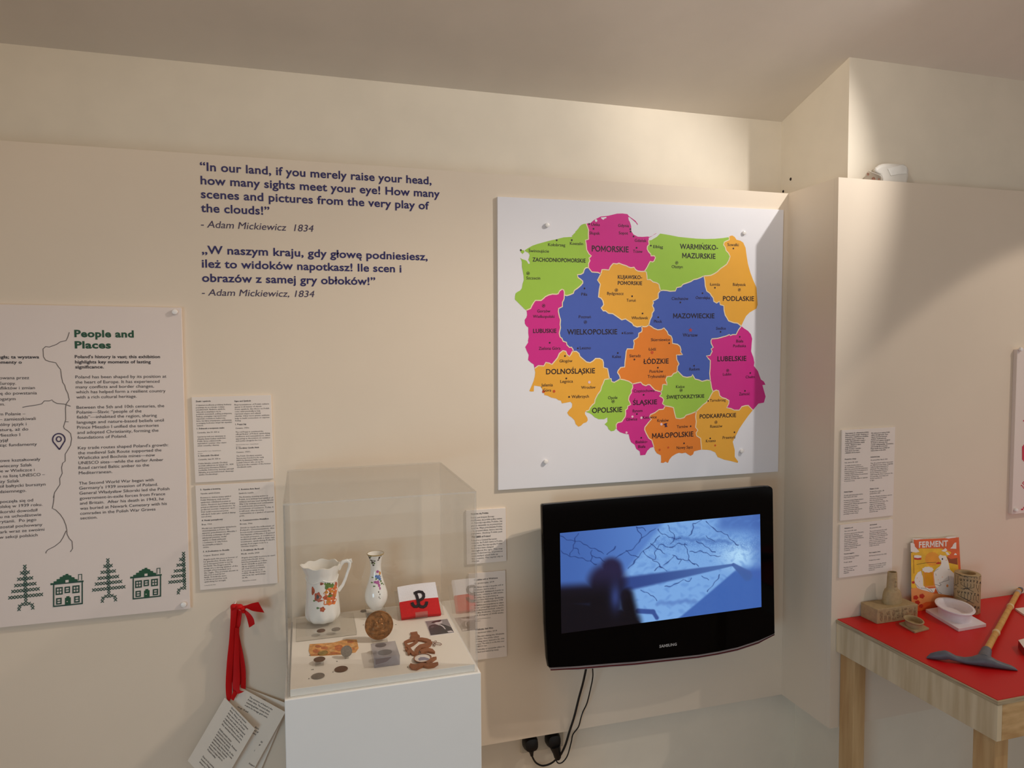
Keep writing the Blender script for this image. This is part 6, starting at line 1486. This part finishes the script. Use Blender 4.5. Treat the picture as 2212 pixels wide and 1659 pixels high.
# head: a curved blade lying on the table, sections along its length
SEC = [(882, 1320, 6, .004), (920, 1306, 26, .008), (990, 1292, 40, .010), (1055, 1287, 44, .011), (1090, 1293, 36, .011), (1160, 1320, 24, .011), (1240, 1342, 28, .012), (1310, 1358, 36, .014), (1370, 1372, 50, .017), (1420, 1382, 55, .018), (1480, 1394, 50, .017), (1550, 1405, 34, .013), (1620, 1414, 26, .011), (1680, 1424, 20, .009), (1715, 1436, 12, .006), (1737, 1444, 3, .003)]
R = []; n = 16
hp0 = onZ(*cp('w', 890, 1335), TZ); hp1 = onZ(*cp('w', 1735, 1452), TZ)
hd_ = (hp1-hp0).normalized(); hn = Vector((-hd_.y, hd_.x, 0))     # away from the viewer
for x, y, hh, dp in SEC:
    # the blade stands over the straight line hp0..hp1 on the table
    rr = ray(*cp('w', x, y)); pn = hn
    t = (hp0+hn*.012-EYE).dot(pn)/rr.dot(pn); c = EYE+rr*t
    s = mpp(c)/CROPS['w'][2]
    c.z = max(c.z, TZ+hh*s+.0005)
    R.append([c+hn*(dp*math.cos(6.2832*k/n))+Vector((0, 0, 1))*(hh*s*math.sin(6.2832*k/n)) for k in range(n)])
MB().rings(R).build('head', m_grey, pk, smooth=True)
hc = Vector((R[9][0].x, R[9][0].y, 0)); ctr = sum(R[9], Vector())/n
MB().tube([ctr, ctr*.5+ha*.5, ha+d*.035], [.017, .0155, .0125], 18).build('socket_collar', m_grey, pk, smooth=True)

# things cut off by the right edge of the picture
lq = zp('w', [(1715, 848), (1800, 838), (1960, 905), (1960, 960), (1800, 905)], TZ+.006)
lf = thing('leaflet', 'small white leaflet at the right edge of the red table', 'leaflet', sum(lq, Vector())/5-Vector((0, 0, .006)))
MB().prism(lq, [Vector((p.x, p.y, TZ)) for p in lq]).build('pages', m_card, lf)
bq = zp('w', [(1745, 1150), (1800, 1135), (1990, 1120), (1990, 1250), (1800, 1225)], TZ+.022)
rbx = thing('red_box', 'small red box with a white top at the right edge of the table', 'box', sum(bq, Vector())/5-Vector((0, 0, .022)))
MB().prism(bq, [Vector((p.x, p.y, TZ)) for p in bq]).build('box_body', mat('dark_red_card', (150, 22, 28), 0.5), rbx)
MB().prism([p+Vector((0, 0, .001)) for p in bq], [p+Vector((0, 0, .0001)) for p in bq]).build('box_lid', m_card, rbx)

# alarm sounder on the ledge above the pier panel
m_sens = mat('white_sensor_plastic', (226, 220, 210), 0.35, vary=0.02)
SYc = PYC+0.05
def sp(L, y): return [onY(*cp('s', a, b), y) for a, b in L]
base_ = sp([(1150, 880)], SYc)[0]
sn = thing('motion_sensor', 'white rounded sensor on the ledge above the pier panel', 'sensor', Vector((base_.x, -0.16, PT)))
hull = [(620, 560), (700, 440), (800, 365), (920, 322), (1080, 312), (1300, 318), (1560, 340), (1670, 410), (1700, 520), (1690, 700), (1660, 830), (1640, 1000), (900, 1000), (900, 800), (860, 690)]
F = sp(hull, PYC+0.028); B = [Vector((p.x+.004, -0.162, p.z)) for p in sp(hull, PYC+0.070)]
MB().rings([[p*1 for p in F], B]).build('housing', m_sens, sn, bevel=.012, seg=4)
W2 = sp([(1080, 480), (1200, 440), (1500, 360), (1640, 420), (1640, 620), (1400, 640), (1170, 680)], PYC+0.0262); 
MB().prism(W2, [p+Vector((0, .002, 0)) for p in W2]).build('lens_window', mat('pale_lens', (240, 236, 228), 0.2), sn)
FP = [(500, 545), (620, 590), (760, 640), (850, 680), (890, 730), (895, 1000), (350, 1000), (380, 760), (410, 640), (450, 580)]
MB().prism(sp(FP, PYC+0.022), sp(FP, PYC+0.026)).build('clear_bracket', acrylic('clear_bracket', (.92, .90, .86), .25, (190, 176, 160), .1), sn)
MB().tube(sp([(520, 545), (620, 590), (760, 640), (850, 680), (885, 730), (890, 850), (890, 980)], PYC+0.0215), .0009, 8).build('bracket_rim', m_sens, sn, smooth=True)
sd = MB()
disc(sd, sp([(485, 640)], PYC+0.0218)[0], .0048, 16); disc(sd, sp([(650, 790)], PYC+0.0218)[0], .0075, 18); disc(sd, sp([(810, 790)], PYC+0.0218)[0], .0035, 12)
sd.build('bracket_screw', mat('rusty_screw', (120, 76, 52), 0.6, vary=0.4, scale=300), sn)

flush_text()
